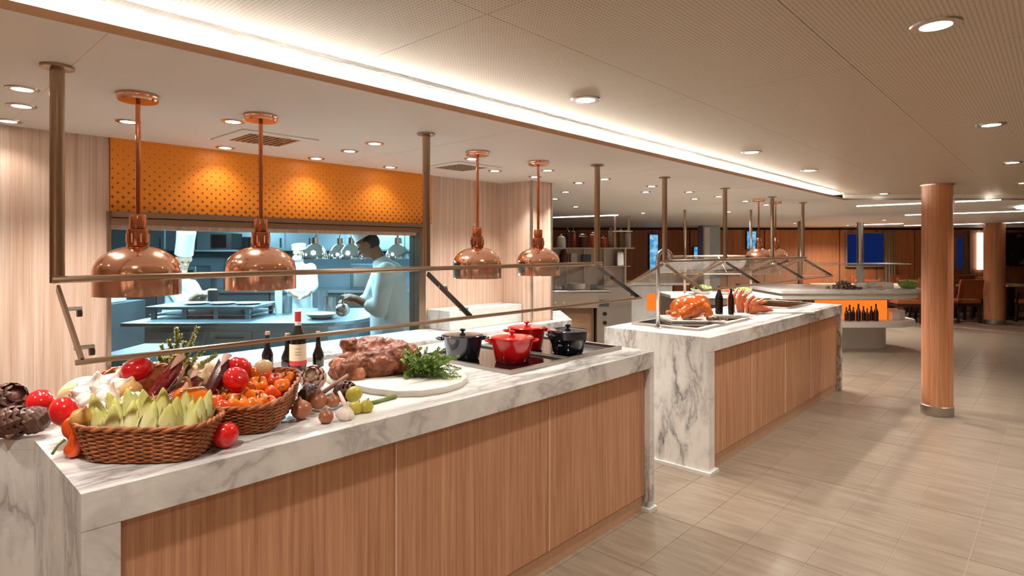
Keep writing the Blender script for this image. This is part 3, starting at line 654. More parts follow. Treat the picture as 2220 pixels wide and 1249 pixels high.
# ------------------------------------------------------------------ wicker baskets
def make_basket(name, label, Lx, Ly, h, light):
    """woven rounded basket in local axes, base at z = 0: wavy strands woven round upright stakes"""
    t = thing(name, label, 'basket'); ns = 44
    def outline(k, n, z, extra=0.0):
        f = 0.80 + 0.20 * (z / h) ** 0.7; a = 2 * math.pi * k / n
        cx, sx = math.cos(a), math.sin(a); q = (abs(cx) ** 3.4 + abs(sx) ** 3.4) ** (-1 / 3.4)
        return Vector(((Lx / 2 * f + extra) * q * cx, (Ly / 2 * f + extra) * q * sx, z))
    m = MB()
    for k in range(ns): m.tube([outline(k, ns, z) for z in (0.004, h * 0.35, h * 0.7, h)], 0.0022, 5)
    tag(m.build('stakes', 'wicker_stake', t, smooth=True), None, None, kind='stuff')
    m = MB(); rows = 15; n = ns * 4
    for r in range(rows):
        z = 0.006 + (h - 0.016) * r / (rows - 1)
        m.tube([outline(k, n, z, 0.0034 * math.cos(math.pi * (k / 4 + r))) + Vector((0, 0, 0.0006 * math.sin(k * 1.3 + r))) for k in range(n)], 0.0034, 5, closed=True)
    tag(m.build('woven_strands', 'wicker', t, smooth=True), None, None, kind='stuff')
    m = MB()
    for q in range(2):
        m.tube([outline(k, n, h + 0.004 * math.sin(k * 0.55 + q * math.pi), 0.004 * math.cos(k * 0.55 + q * math.pi)) for k in range(n)], 0.0052, 6, closed=True)
    m.build('rim', 'wicker', t, smooth=True)
    m = MB().prism([outline(k, 40, 0.0)[:2] for k in range(40)], 0.0, 0.006); m.build('base', 'wicker_stake', t)
    # inner lining just inside the weave keeps it opaque
    vs = [outline(k, 48, z, -0.006) for z in (0.004, h * 0.5, h - 0.004) for k in range(48)]
    MB().add(vs, [(i * 48 + k, i * 48 + (k + 1) % 48, (i + 1) * 48 + (k + 1) % 48, (i + 1) * 48 + k) for i in range(2) for k in range(48)]).build('inner_weave', 'wicker', t, smooth=True)
    return t
YAW = math.atan2(-cs, sn)                        # local x along the picture's side direction
def basket_at(t, lat, D, tilt, yaw_extra=0.0, z=CT):
    t.rotation_mode = 'XYZ'; t.rotation_euler = (tilt, 0, YAW + yaw_extra); t.location = L(lat, D, z)
b1 = make_basket('wicker_basket', 'brown wicker basket filled with pale green endives', 0.37, 0.215, 0.10, False)
basket_at(b1, -1.052, 1.735, 0.0, 0.0, CT + 0.001)
b2 = make_basket('wicker_basket', 'wicker basket holding garlic bulbs, propped up behind the endives', 0.285, 0.385, 0.105, True)
T2 = 0.20; basket_at(b2, -1.288, 1.985, T2, 0.10, CT + 0.195 * 0.8 * math.sin(T2) + 0.002)
b3 = make_basket('wicker_basket', 'wicker basket heaped with small orange peppers', 0.27, 0.40, 0.10, False)
T3 = 0.11; basket_at(b3, -0.897, 2.065, T3, 0.12, CT + 0.20 * 0.8 * math.sin(T3) + 0.002)

# ------------------------------------------------------------------ vegetables
def arc(r, a0, a1, n): return [math.radians(a0 + (a1 - a0) * k / n) for k in range(n + 1)]
def make_tomato():
    t = thing('tomato', 'tomato', 'tomato')
    MB().lathe([(max(0.0, math.sin(a)) * (1 - 0.02 * math.cos(a)), 0.86 * (1 - math.cos(a)) - (0.12 * max(0, -math.cos(a)) ** 8)) for a in arc(1, 0, 180, 14)], 28, lobes=5, amp=0.012).build('fruit', 'tomato', t, smooth=True)
    MB().lathe([(0.07, 1.58), (0.05, 1.62), (0, 1.63)], 8).build('stem_scar', 'green_stem', t)
    return t
tom = make_tomato()
def rnd(a): return random.uniform(-a, a)
def veg(proto, px, py, D, r, label, group=None, rot=None, zoff=0.86):
    p = at_D(px, py, D); ro = rot if rot else (rnd(0.5), rnd(0.5), rnd(3))
    R = Matrix.Rotation(ro[2], 3, 'Z') @ Matrix.Rotation(ro[1], 3, 'Y') @ Matrix.Rotation(ro[0], 3, 'X')
    return place(proto, p - R @ Vector((0, 0, zoff * r)), ro, r, label, group)
veg(tom, 298, 802, 2.02, 0.050, 'large red tomato on top of the garlic at the back of the propped basket')
veg(tom, 92, 876, 1.99, 0.052, 'large red tomato resting on dark artichokes outside the basket', rot=(0.5, 0.9, 0.4))
veg(tom, 142, 893, 1.74, 0.046, 'red tomato inside the front corner of the garlic basket', rot=(0.4, 1.0, 0.3))
o = veg(tom, 488, 950, 1.785, 0.041, 'red tomato standing on the marble between two baskets', rot=(0, 0, 1)); o.location.z = CT; o.scale = (0.039, 0.039, 0.046)
veg(tom, 511, 823, 2.00, 0.043, 'glossy red tomato lying on the orange peppers', rot=(0.8, 0.5, 0))
veg(tom, 519, 796, 2.10, 0.042, 'red tomato perched behind another tomato over the orange peppers', rot=(0.3, 0.4, 0))
def make_pepper(mat, long=1.0):
    t = thing('orange_pepper', 'pepper', 'pepper')
    prof = [(0.0, 0.12), (0.35, 0.02), (0.72, 0.12), (0.95, 0.5), (1.0, 0.9), (0.92, 1.25), (0.62, 1.5), (0.28, 1.44), (0.0, 1.32)]
    def cr(P, n=5):
        out = []
        for i in range(len(P) - 1):
            p0, p1, p2, p3 = P[max(i - 1, 0)], P[i], P[i + 1], P[min(i + 2, len(P) - 1)]
            for k in range(n):
                u = k / n
                out.append(tuple(0.5 * (2 * p1[j] + (p2[j] - p0[j]) * u + (2 * p0[j] - 5 * p1[j] + 4 * p2[j] - p3[j]) * u * u + (3 * p1[j] - p0[j] - 3 * p2[j] + p3[j]) * u ** 3) for j in (0, 1)))
        out.append(P[-1]); return [(max(0, a), b) for a, b in out]
    MB().lathe([(r, z * long) for r, z in cr(prof, 3)], 28, lobes=4, amp=0.11).build('fruit', mat, t, smooth=True)
    MB().tube([(0, 0, 1.28 * long), (0.03, 0, 1.55 * long), (0.10, 0.02, 1.85 * long), (0.28, 0.03, 2.1 * long), (0.45, 0.02, 2.05 * long)], [0.17, 0.10, 0.085, 0.085, 0.10], 8).build('stem', 'pepper_stem', t, smooth=True)
    return t
pep = make_pepper('pepper_orange'); pep2 = make_pepper('pepper_red_orange')
veg(pep, 414, 868, 1.83, 0.052, 'large orange pepper with a curled stem between the endives and red corn', rot=(0.15, 0.1, 2.2), zoff=0.75)
G3 = 'small orange peppers in the pepper basket'
LB = 'small orange pepper heaped in the pepper basket'
for i, (x, y, D, r) in enumerate(((482, 882, 1.90, .031), (512, 872, 1.93, .033), (548, 878, 1.93, .032), (583, 874, 1.97, .030), (520, 852, 2.02, .031), (552, 856, 2.02, .030), (590, 850, 2.07, .030), (612, 836, 2.13, .031),
                                  (560, 832, 2.10, .033), (596, 822, 2.18, .030), (545, 812, 2.17, .034), (566, 868, 1.96, .028), (574, 812, 2.2, .03), (622, 818, 2.2, .028), (530, 838, 2.07, .03), (470, 868, 1.93, .028), (498, 858, 2.0, .03))):
    veg(pep if i % 3 else pep2, x, y + 4, D, r, LB, G3, (rnd(0.7), rnd(0.7), rnd(3)), 0.75)
def make_long_pepper():
    t = thing('orange_pepper', 'wrinkled orange pepper with a green stem leaning on the endive basket', 'pepper')
    m = MB(); m.chain([((0, 0, 0.03), 0.026), ((0.008, 0, 0.065), 0.030), ((-0.004, 0, 0.10), 0.024)]); m.ell((0.012, -0.018, 0.05), (0.02, 0.02, 0.035)); m.ell((-0.016, -0.012, 0.085), (0.018, 0.02, 0.03)); m.ell((0.0, -0.02, 0.025), (0.024, 0.018, 0.022))
    link('fruit', remeshed(m, 0.0035, 3), 'pepper_red_orange', t, True)
    MB().tube([(-0.02, -0.022, 0.055), (-0.030, -0.036, 0.042), (-0.040, -0.044, 0.020)], [0.004, 0.0035, 0.004], 7).build('stem', 'green_stem', t, smooth=True); return t
o = make_long_pepper(); p = at_z(162, 992, CT); o.location = p + L(0.0, 0.012, 0.0); o.rotation_euler = (0, 0, YAW)
def make_garlic():
    t = thing('garlic_bulb', 'garlic', 'garlic')
    MB().lathe([(0, 0.08), (0.5, 0.0), (0.88, 0.25), (1.0, 0.6), (0.88, 0.95), (0.55, 1.22), (0.26, 1.45), (0.16, 1.75), (0.13, 2.0), (0, 2.02)], 28, lobes=7, amp=0.09, twist=0.03).build('cloves', 'garlic_skin', t, smooth=True)
    MB().lathe([(0.2, 0.03), (0.22, -0.05), (0.12, -0.08), (0, -0.08)], 10).build('root_end', 'husk', t); return t
gar = make_garlic(); GG = 'garlic bulbs in the propped basket'; GL = 'white and pink garlic bulb heaped in the propped wicker basket'
for (x, y, D, r) in ((196, 836, 1.98, .038), (246, 826, 2.0, .034), (192, 870, 1.88, .035), (238, 860, 1.88, .038), (214, 892, 1.80, .036), (256, 890, 1.79, .035), (285, 868, 1.83, .033), (225, 832, 1.98, .036), (262, 838, 1.95, .034), (172, 858, 1.92, .034), (272, 812, 2.05, .035), (235, 905, 1.77, .035), (200, 905, 1.78, .034), (215, 855, 1.9, .036)):
    veg(gar, x, y, D, r, GL, GG, (rnd(0.9), rnd(0.9), rnd(3)), 0.7)
def make_onion(mat):
    t = thing('onion', 'onion', 'onion')
    MB().lathe([(0, 0.04), (0.45, 0.03), (0.85, 0.35), (1.0, 0.8), (0.9, 1.25), (0.55, 1.6), (0.2, 1.85), (0.08, 2.15), (0, 2.2)], 26).build('bulb', mat, t, smooth=True)
    MB().lathe([(0.0, -0.06), (0.2, -0.05), (0.24, 0.06), (0, 0.06)], 10).build('root_end', 'husk', t); return t
on1, on2, on3 = make_onion('onion_skin'), make_onion('onion_pale'), make_onion('onion_brown')
veg(on1, 285, 846, 1.90, 0.033, 'golden onion among the garlic, above the endives', rot=(0.1, 0.1, 0), zoff=0.9)
veg(on1, 178, 905, 1.70, 0.030, 'golden onion beside the tomato in the garlic basket corner', rot=(0.4, 0.2, 0), zoff=0.9)
veg(on2, 571, 798, 2.20, 0.034, 'pale onion on top of the orange peppers', rot=(3.0, 0.1, 0), zoff=0.9)
veg(on2, 438, 822, 2.10, 0.036, 'pale round onion between the red corn cobs', rot=(0.3, 0.2, 0), zoff=0.9)
def veg_on(proto, px, py, r, label, group=None, rot=(0, 0, 0), lift=0.0, back=0.0):
    p = at_z(px, py, CT); d = Vector((p.x, p.y, 0)).normalized() * (back + r * 0.8); return place(proto, p + d + Vector((0, 0, lift)), rot, r, label, group)
BO = 'brown onions beside the pepper basket'
veg_on(on3, 707, 921, 0.026, 'brown onion standing on the marble in front of the others', rot=(0, 0, 0.4))
veg_on(on3, 690, 897, 0.034, 'largest brown onion of the pile beside the pepper basket', rot=(0, 0, 0.8), lift=0.012)
veg_on(on3, 722, 893, 0.025, 'small brown onion behind the garlic bulb', rot=(0, 0, 1.8), lift=0.012)
veg_on(on3, 657, 915, 0.036, 'dark brown onion leaning against the pepper basket', rot=(0.2, 0.2, 2.5), lift=0.004)
veg_on(gar, 745, 914, 0.032, 'single white garlic bulb on the marble beside the brown onions', rot=(0.2, 0.15, 0))
o = tag(MB().tube([at_D(735, 850, 2.16), at_D(745, 872, 2.12), at_D(757, 896, 2.08)], [0.006, 0.008, 0.010], 8).build('garlic_shoot', 'garlic_pink', None, smooth=True), 'pale stalk leaning on the single garlic bulb', 'stalk')
# endives
def make_endive():
    t = thing('endive', 'pale green endive standing in the wicker basket', 'endive', group='endives in the basket')
    MB().lathe([(0.0, 0.0), (0.012, 0.0), (0.019, 0.015), (0.024, 0.04), (0.0235, 0.065), (0.018, 0.095), (0.010, 0.12), (0.003, 0.134), (0, 0.136)], 18, lobes=3, amp=0.05).build('heart', 'endive_leaf', t, smooth=True)
    for k in range(4):
        a = k * 1.75 + 0.3; vs = []; n, mm = 6, 9; hh = 0.118 - 0.010 * k
        for i in range(mm + 1):
            u = i / mm; w = math.sin(math.pi * (0.12 + 0.86 * u)) ** 0.8 * 1.25; r = 0.0262 * math.sin(math.pi * (0.16 + 0.62 * u)) + 0.0018 + 0.004 * u * u
            for j in range(n + 1):
                b = a + w * (j / n - 0.5) * (1 if u < 0.9 else 0.7); vs.append((r * math.cos(b), r * math.sin(b), 0.004 + hh * u))
        MB().add(vs, [(i * (n + 1) + j, i * (n + 1) + j + 1, (i + 1) * (n + 1) + j + 1, (i + 1) * (n + 1) + j) for i in range(mm) for j in range(n)]).build('leaf', 'endive_tip' if k % 2 else 'endive_leaf', t, smooth=True)
    return t
en = make_endive()
rows = [(0.050, (-0.118, -0.08, -0.04, 0.0, 0.04, 0.08, 0.118)), (0.0, (-0.135, -0.098, -0.06, -0.02, 0.02, 0.06, 0.098, 0.130)), (-0.052, (-0.12, -0.08, -0.04, 0.0, 0.04, 0.08, 0.12))]
for dy, xsr in rows[::-1]:
    for x in xsr:
        q = b1.location + FR.to_3x3() @ Vector((x + rnd(0.008), -dy + rnd(0.006), 0.012 + (0.034 if dy < 0 else 0.018 if dy == 0 else 0.006)))
        place(en, q, (rnd(0.2) + (-0.12 if dy > 0 else 0.05), rnd(0.12) + x * 0.8, YAW + rnd(0.4)), 1.0 + rnd(0.10))
# red corn
def make_corn(mat):
    t = thing('corn_cob', 'corn', 'corn'); n, m = 40, 60; vs = []
    for i in range(m + 1):
        u = i / m; r = 0.021 * math.sin(math.pi * min(0.985, 0.12 + 0.80 * u)) ** 0.6
        for k in range(n):
            a = 2 * math.pi * k / n; bump = 0.0014 * abs(math.cos(k * math.pi * 10 / n)) * abs(math.sin(i * math.pi * 22 / m)); vs.append(((r + bump) * math.cos(a), (r + bump) * math.sin(a), 0.15 * u))
    MB().add(vs, [(i * n + k, i * n + (k + 1) % n, (i + 1) * n + (k + 1) % n, (i + 1) * n + k) for i in range(m) for k in range(n)] + [tuple(range(n - 1, -1, -1)), tuple(m * n + k for k in range(n))]).build('kernels', mat, t, smooth=True)
    for k in range(3):
        a = 2.1 * k; vs = []
        for i in range(6):
            u = i / 5; w = 0.55 * (1 - u) + 0.05; r = 0.024 + 0.004 * u
            for j in range(5): b = a + w * (j / 4 - 0.5) * 2; vs.append((r * math.cos(b), r * math.sin(b), 0.155 - 0.055 * u))
        MB().add(vs, [(i * 5 + j, i * 5 + j + 1, (i + 1) * 5 + j + 1, (i + 1) * 5 + j) for i in range(5) for j in range(4)]).build('husk', 'husk', t, smooth=True)
    return t
cr_, ck_ = make_corn('corn_red'), make_corn('corn_dark')
def corn(proto, a, b, lab, sc=1.0):
    a, b = at_D(*a), at_D(*b); d = b - a; q = Vector((0, 0, 1)).rotation_difference(d.normalized()); e = q.to_euler(); place(proto, a, e, d.length / 0.15 * 1.0 if False else (sc, sc, d.length / 0.15), lab)
corn(cr_, (318, 878, 1.90), (392, 782, 2.05), 'dark red corn cob standing tallest beside the tomato', 1.15)
corn(cr_, (338, 892, 1.84), (408, 842, 1.92), 'dark red corn cob with pale husk lying behind the endives', 1.1)
corn(cr_, (380, 872, 1.93), (425, 818, 2.05), 'corn cob with a pale husk end between the two baskets', 1.1)
corn(ck_, (448, 866, 1.93), (492, 782, 2.10), 'almost black corn cob leaning in the pepper basket', 1.15)
tag(MB().ell(at_D(440, 805, 2.28), (0.062, 0.045, 0.042), 20, 12, Matrix.Rotation(0.5, 3, 'Z')).build('squash', 'squash_tan', None, smooth=True), 'tan squash lying behind the corn cobs', 'squash')
tag(MB().ell(at_D(168, 846, 2.22), (0.075, 0.05, 0.042), 20, 12, Matrix.Rotation(YAW, 3, 'Z') @ Matrix.Rotation(-0.5, 3, 'Y')).build('squash', 'onion_pale', None, smooth=True), 'pale squash lying behind the garlic basket', 'squash')
# artichokes
def make_artichoke(mat):
    t = thing('artichoke', 'artichoke', 'artichoke')
    MB().lathe([(0, 0), (0.4, 0.05), (0.8, 0.4), (0.9, 0.85), (0.75, 1.3), (0.35, 1.65), (0, 1.75)], 16).build('heart', mat, t, smooth=True)
    m = MB(); ring = ((0.15, 9, 0.62), (0.42, 10, 0.80), (0.72, 10, 0.92), (1.02, 9, 0.90), (1.30, 8, 0.76), (1.52, 6, 0.52))
    for q, (z, n, r) in enumerate(ring):
        for k in range(n):
            a = 2 * math.pi * (k + 0.5 * (q % 2)) / n; vs = []
            for i in range(5):
                u = i / 4; w = 0.36 * math.sin(math.pi * (0.25 + 0.72 * u)) ; rr = r + 0.16 * math.sin(u * 1.9) - 0.10 * u * u * (1 + q * 0.35)
                for j in range(3): b = a + (j - 1) * w / max(r, 0.4); vs.append(((rr + (0.05 if j == 1 else 0)) * math.cos(b), (rr + (0.05 if j == 1 else 0)) * math.sin(b), z + 0.50 * u))
            m.add(vs, [(i * 3 + j, i * 3 + j + 1, (i + 1) * 3 + j + 1, (i + 1) * 3 + j) for i in range(4) for j in range(2)])
    tag(m.build('bracts', mat, t, smooth=False), None, None, kind='stuff')
    MB().tube([(0, 0, 0.1), (0.02, 0, -0.3), (0.06, 0, -0.9)], [0.2, 0.16, 0.17], 8).build('stem', 'husk', t, smooth=True); return t
ak, ap = make_artichoke('artichoke_dark'), make_artichoke('artichoke_pale')
def arti(proto, px, py, D, r, rot, lab, grp=None): veg(proto, px, py, D, r, lab, grp, rot, 0.85)
arti(ak, 14, 870, 2.02, 0.056, (0.9, 0.4, 0.2), 'dark brown artichoke on top of the artichoke pile')
arti(ak, 22, 918, 1.86, 0.050, (1.2, 0.1, 1.0), 'dark artichoke at the bottom of the pile on the angled marble')
arti(ak, 70, 914, 1.88, 0.042, (1.1, -0.3, 2.0), 'dark artichoke squeezed under the tomato beside the basket')
arti(ap, 680, 822, 2.46, 0.052, (0.9, 0.2, -0.9), 'pale pink artichoke beside the wine bottle')
arti(ak, 745, 850, 2.27, 0.042, (1.3, 0.2, 0.4), 'dark artichoke in front of the roast')
arti(ak, 668, 860, 2.20, 0.042, (1.2, -0.3, 1.2), 'dark artichoke between the pepper basket and the brown onions')
tag(MB().tube([at_D(692, 858, 2.25), at_D(722, 836, 2.27), at_D(755, 813, 2.30)], [0.009, 0.008, 0.007], 8).build('artichoke_stalk', 'husk', None, smooth=True), 'grey artichoke stalk pointing at the roast', 'stalk')
def make_fig():
    t = thing('green_fig', 'fig', 'fig')
    MB().lathe([(0, 0), (0.5, 0.04), (0.92, 0.4), (1.0, 0.85), (0.8, 1.3), (0.42, 1.65), (0.18, 1.85), (0, 1.9)], 22, lobes=9, amp=0.02).build('fruit', 'fig_green', t, smooth=True)
    MB().tube([(0, 0, 1.8), (0.05, 0, 2.05)], [0.12, 0.09], 7).build('stem', 'green_stem', t); return t
fg = make_fig()
veg_on(fg, 764, 900, 0.026, 'green fig lying next to the garlic bulb', rot=(0.3, 0.4, 0))
veg_on(fg, 792, 896, 0.026, 'green fig lying by the asparagus spear', rot=(0.2, -0.2, 1))
veg_on(fg, 772, 890, 0.032, 'large green fig resting on two smaller figs', rot=(0.5, 0.9, 2), lift=0.036)
sp = thing('asparagus_spear', 'green asparagus spear lying on the marble beside the figs', 'asparagus', at_z(806, 876, CT))
a, b = at_z(806, 878, CT) + Vector((0, 0, 0.008)), at_z(858, 864, CT) + Vector((0, 0, 0.008))
MB().tube([a, a.lerp(b, 0.4), b], [0.0075, 0.008, 0.008], 8).build('stalk', 'asparagus', sp, smooth=True)
m = MB()
for k in range(7):
    c = a.lerp(b, k * 0.05); m.ell(c + Vector((0, 0, 0.004)), (0.006, 0.006, 0.004), 6, 4)
m.build('tip', 'asparagus', sp, smooth=True)
# herbs
def sprig(a, b, nleaf, ll, mat, parent, rng, width=0.0011, curve=0.02, tip=1.0):
    a, b = Vector(a), Vector(b); d = b - a; sd = d.orthogonal().normalized(); mid = a.lerp(b, 0.5) + sd * curve * rng.uniform(-1, 1)
    pt = lambda u: a * (1 - u) ** 2 + mid * 2 * u * (1 - u) + b * u * u
    m = MB().tube([pt(u / 6) for u in range(7)], [0.0022 - 0.0014 * u / 6 for u in range(7)], 5)
    dn = d.normalized(); e1 = dn.orthogonal().normalized(); e2 = dn.cross(e1)
    for k in range(nleaf):
        u = 0.12 + 0.88 * k / nleaf; p = pt(u); an = rng.uniform(0, 6.28); r = (e1 * math.cos(an) + e2 * math.sin(an))
        v = (r * 0.85 + dn * rng.uniform(0.3, 0.9)).normalized() * ll * rng.uniform(0.7, 1.1) * (1 - 0.35 * u * tip); w = v.cross(dn).normalized() * width * 1.6
        m.add([p - w * 0.4, p + v * 0.5 - w, p + v, p + v * 0.5 + w, p + w * 0.4], [(0, 1, 2, 3, 4)])
    return tag(m.build('sprig', mat, parent), None, None)
rg = random.Random(3)
ro = thing('rosemary_bunch', 'bunch of fresh rosemary standing behind the garlic basket', 'herbs', at_D(375, 812, 2.27))
base = at_D(378, 835, 2.27)
for (x, y, D, mt) in ((383, 712, 2.28, 'rosemary'), (428, 710, 2.30, 'rosemary'), (350, 748, 2.25, 'rosemary'), (400, 742, 2.24, 'rosemary'), (372, 752, 2.3, 'rosemary'), (415, 748, 2.3, 'rosemary'), (345, 770, 2.2, 'rosemary'),
                     (440, 760, 2.28, 'rosemary'), (468, 770, 2.22, 'rosemary'), (390, 760, 2.2, 'rosemary'), (360, 775, 2.22, 'rosemary'), (425, 775, 2.22, 'rosemary'), (338, 790, 2.2, 'rosemary'), (405, 765, 2.33, 'rosemary'), (392, 726, 2.3, 'rosemary'), (420, 730, 2.27, 'rosemary'), (365, 738, 2.26, 'rosemary'), (378, 770, 2.2, 'rosemary'), (410, 782, 2.2, 'rosemary')):
    sprig(base + Vector((rnd(0.02), rnd(0.02), 0)), at_D(x, y, D), 420, 0.021, mt, ro, rg, 0.0019)
hb = thing('herb_bunch', 'heap of green herb sprigs beside the roast on the white board', 'herbs', at_z(930, 825, CT + 0.03))
for k in range(80):
    an = rg.uniform(-2.6, 0.9); c = at_D(rg.uniform(885, 930), rg.uniform(785, 812), 2.66 + rg.uniform(-0.05, 0.08))
    tx, ty = rg.uniform(870, 1000), rg.uniform(748, 826)
    if tx > 965: ty = max(ty, 772)
    e = at_D(tx, ty, 2.62 + rg.uniform(-0.06, 0.1)); e.z = max(e.z, CT + 0.038); c.z = max(c.z, CT + 0.038)
    sprig(c, e, 80, 0.016, 'herb_green', hb, rg, 0.0024, 0.03)

# ------------------------------------------------------------------ roast on its board
bp = [at_z(x, y, CT)[:2] for (x, y) in ((690, 815), (712, 832), (755, 845), (805, 856), (860, 862), (915, 861), (965, 853), (1000, 842), (1014, 830), (1005, 818), (975, 806), (925, 793), (860, 783), (790, 783), (725, 795), (698, 804))]
bd = MB().prism(bp, CT, CT + 0.028).build('carving_board', 'board_white', None, bevel=0.006, smooth='auto')
tag(bd, 'white carving board under the roast and herbs', 'board')
rt = thing('roast_beef', 'large browned roast of beef on the white carving board', 'roast', at_D(815, 830, 2.70))
m = MB(); q = lambda x, y, D: at_D(x, y, D)
m.ell(q(812, 784, 2.73), (0.165, 0.12, 0.095), 24, 16, Matrix.Rotation(YAW + 0.15, 3, 'Z') @ Matrix.Rotation(-0.12, 3, 'Y')); m.ell(q(800, 765, 2.74), (0.12, 0.10, 0.075), 20, 14, Matrix.Rotation(YAW, 3, 'Z')); m.ell(q(862, 775, 2.74), (0.10, 0.10, 0.075), 20, 14, Matrix.Rotation(YAW, 3, 'Z') @ Matrix.Rotation(-0.2, 3, 'Y'))
m.ell(q(760, 800, 2.64), (0.085, 0.085, 0.075), 18, 12, Matrix.Rotation(YAW, 3, 'Z')); m.ell(q(850, 780, 2.74), (0.10, 0.085, 0.072), 18, 12, Matrix.Rotation(YAW, 3, 'Z'))
m.chain([(q(880, 776, 2.72), 0.055), (q(903, 768, 2.72), 0.028)]); m.chain([(q(765, 752, 2.70), 0.042), (q(752, 748, 2.68), 0.030)]); m.ell(q(727, 790, 2.62), (0.03, 0.03, 0.024), 12, 8)
m.ell(q(735, 806, 2.60), (0.045, 0.05, 0.045), 14, 10)
m.chain([(q(790, 742, 2.72), 0.03), (q(845, 748, 2.74), 0.035), (q(890, 760, 2.74), 0.03)])
me = remeshed(m, 0.0055, 3, lambda c: 0.008 * noise.fractal(c * 24, 0.9, 2.0, 5) + 0.004 * noise.noise(c * 85) - 0.05 * max(0, abs(math.sin((c.x * 0.75 - c.z * 0.5) * 26 + 3.5 * noise.noise(c * 8))) - 0.86), off=wo(rt))
for v in me.vertices: v.co.z = max(v.co.z, CT + 0.0285 - wo(rt).z)
link('meat', me, 'roast', rt, True)
m = MB()
for (x, y, D, r) in ((748, 803, 2.60, .055), (768, 812, 2.595, .05), (738, 792, 2.605, .04)): m.ell(q(x, y, D), (r, r * 0.55, r * 0.9), 16, 10, Matrix.Rotation(YAW, 3, 'Z'))
link('cut_face', remeshed(m, 0.005, 3, lambda c: 0.004 * noise.fractal(c * 40, 1.0, 2.0, 4), off=wo(rt)), 'roast_cut', rt, True)
# ------------------------------------------------------------------ bottles
def make_bottle(name, h, r, mat, neck=0.013, cat='bottle', hn=0.62):
    t = thing(name, 'bottle', cat)
    b = MB().lathe([(0, 0.003), (r * 0.85, 0), (r, 0.006), (r, h * hn * 0.86), (r * 0.9, h * hn * 0.95), (neck * 1.25, h * (hn + 0.12)), (neck, h * 0.80), (neck, h * 0.985), (neck * 0.9, h * 0.99), (0, h * 0.99)], 24).build('glass_body', mat, t, smooth='auto')
    return t, b
wb, body = make_bottle('wine_bottle', 0.30, 0.0385, 'bottle_dark', 0.0138)
MB().lathe([(0.0147, 0.254), (0.0150, 0.257), (0.0147, 0.302), (0, 0.303)], 20).build('capsule', 'capsule_red', wb, smooth='auto')
MB().lathe([(0.0150, 0.236), (0.0153, 0.238), (0.0153, 0.252), (0.0150, 0.254)], 20, caps=False).build('neck_band', 'white_gloss', wb, smooth='auto')
def label_strip(r, z0, z1, a0, a1):
    n = 16; vs = [(r * math.cos(a0 + (a1 - a0) * k / n), r * math.sin(a0 + (a1 - a0) * k / n), z) for z in (z0, z1) for k in range(n + 1)]
    return MB().add(vs, [(k, k + 1, n + 2 + k, n + 1 + k) for k in range(n)])
A = math.atan2(-2.66, -1.38)
lb = label_strip(0.0390, 0.062, 0.150, A - 1.5, A + 1.5).build('paper_label', 'label_cream', wb, smooth=True)
label_strip(0.0393, 0.050, 0.072, A - 1.5, A + 1.5).build('label_band', 'label_red', lb, smooth=True)
for z in (0.100, 0.112, 0.128): label_strip(0.0393, z, z + 0.0025, A - 0.55 + z * 2, A + 0.55 - z * 2).build('label_print', 'label_ink', lb, smooth=True)
p = at_z(646, 813, CT); place(wb, (p.x, p.y, CT), label='tall wine bottle with cream label and red capsule beside the baskets')
sb, _ = make_bottle('oil_bottle', 0.195, 0.027, 'bottle_dark', 0.0105, hn=0.5)
MB().lathe([(0.0112, 0.180), (0.0115, 0.182), (0.0112, 0.196), (0, 0.197)], 14).build('stopper', 'husk', sb)
for (x, y, lab) in ((580, 806, 'slim dark oil bottle behind the pale onion'), (623, 812, 'slim dark oil bottle touching the wine bottle'), (690, 806, 'slim dark oil bottle between the wine bottle and the roast')):
    p = at_z(x, y, CT); place(sb, (p.x, p.y, CT), label=lab)
# ------------------------------------------------------------------ hot plates and casseroles
def hot_plate(x0, x1, y0, y1, lab):
    t = thing('hot_plate', lab, 'hot plate', (x0, y0, CT)); m = MB()
    for a, b, c, d in ((x0, x1, y0, y0 + 0.018), (x0, x1, y1 - 0.018, y1), (x0, x0 + 0.018, y0 + 0.018, y1 - 0.018), (x1 - 0.018, x1, y0 + 0.018, y1 - 0.018)): m.box(a, b, c, d, CT, CT + 0.020)
    m.build('steel_frame', 'steel_brushed', t, bevel=0.002); MB().box(x0 + 0.018, x1 - 0.018, y0 + 0.018, y1 - 0.018, CT, CT + 0.010).build('glass_top', 'black_glass', t); return t
hot_plate(2.06, 2.515, 1.915, 2.60, 'black glass hot plate in a steel frame under the front red pot')
hot_plate(2.53, 3.05, 1.925, 2.60, 'black glass hot plate in a steel frame at the counter end')
def make_pot(mat, lidmat, shape):
    t = thing('casserole', 'pot', 'pot')
    prof = [(0, 0), (0.082, 0), (0.088, 0.006), (0.098, 0.06), (0.108, 0.112), (0.111, 0.122), (0.106, 0.122)] if shape == 0 else [(0, 0), (0.078, 0), (0.086, 0.008), (0.094, 0.05), (0.106, 0.078), (0.114, 0.086), (0.116, 0.124), (0.111, 0.124)]
    MB().lathe(prof, 36).build('pot_body', mat, t, smooth='auto')
    ld = MB().lathe([(0, 0.122), (0.112, 0.122), (0.114, 0.127), (0.106, 0.132), (0.09, 0.133), (0.03, 0.140), (0, 0.141)], 36).build('lid', lidmat, t, smooth='auto')
    MB().lathe([(0.006, 0.139), (0.007, 0.147), (0.016, 0.151), (0.017, 0.157), (0.010, 0.162), (0, 0.163)], 18).build('lid_knob', 'dark_knob' if shape else mat, ld, smooth='auto')
    for s in (-1, 1):
        pts = [(s * 0.104, -0.030, 0.108), (s * 0.128, -0.027, 0.111), (s * 0.139, 0, 0.112), (s * 0.128, 0.027, 0.111), (s * 0.104, 0.030, 0.108)]
        MB().tube(pts, 0.0065, 8).build('handle', mat, t, smooth=True)
    return t
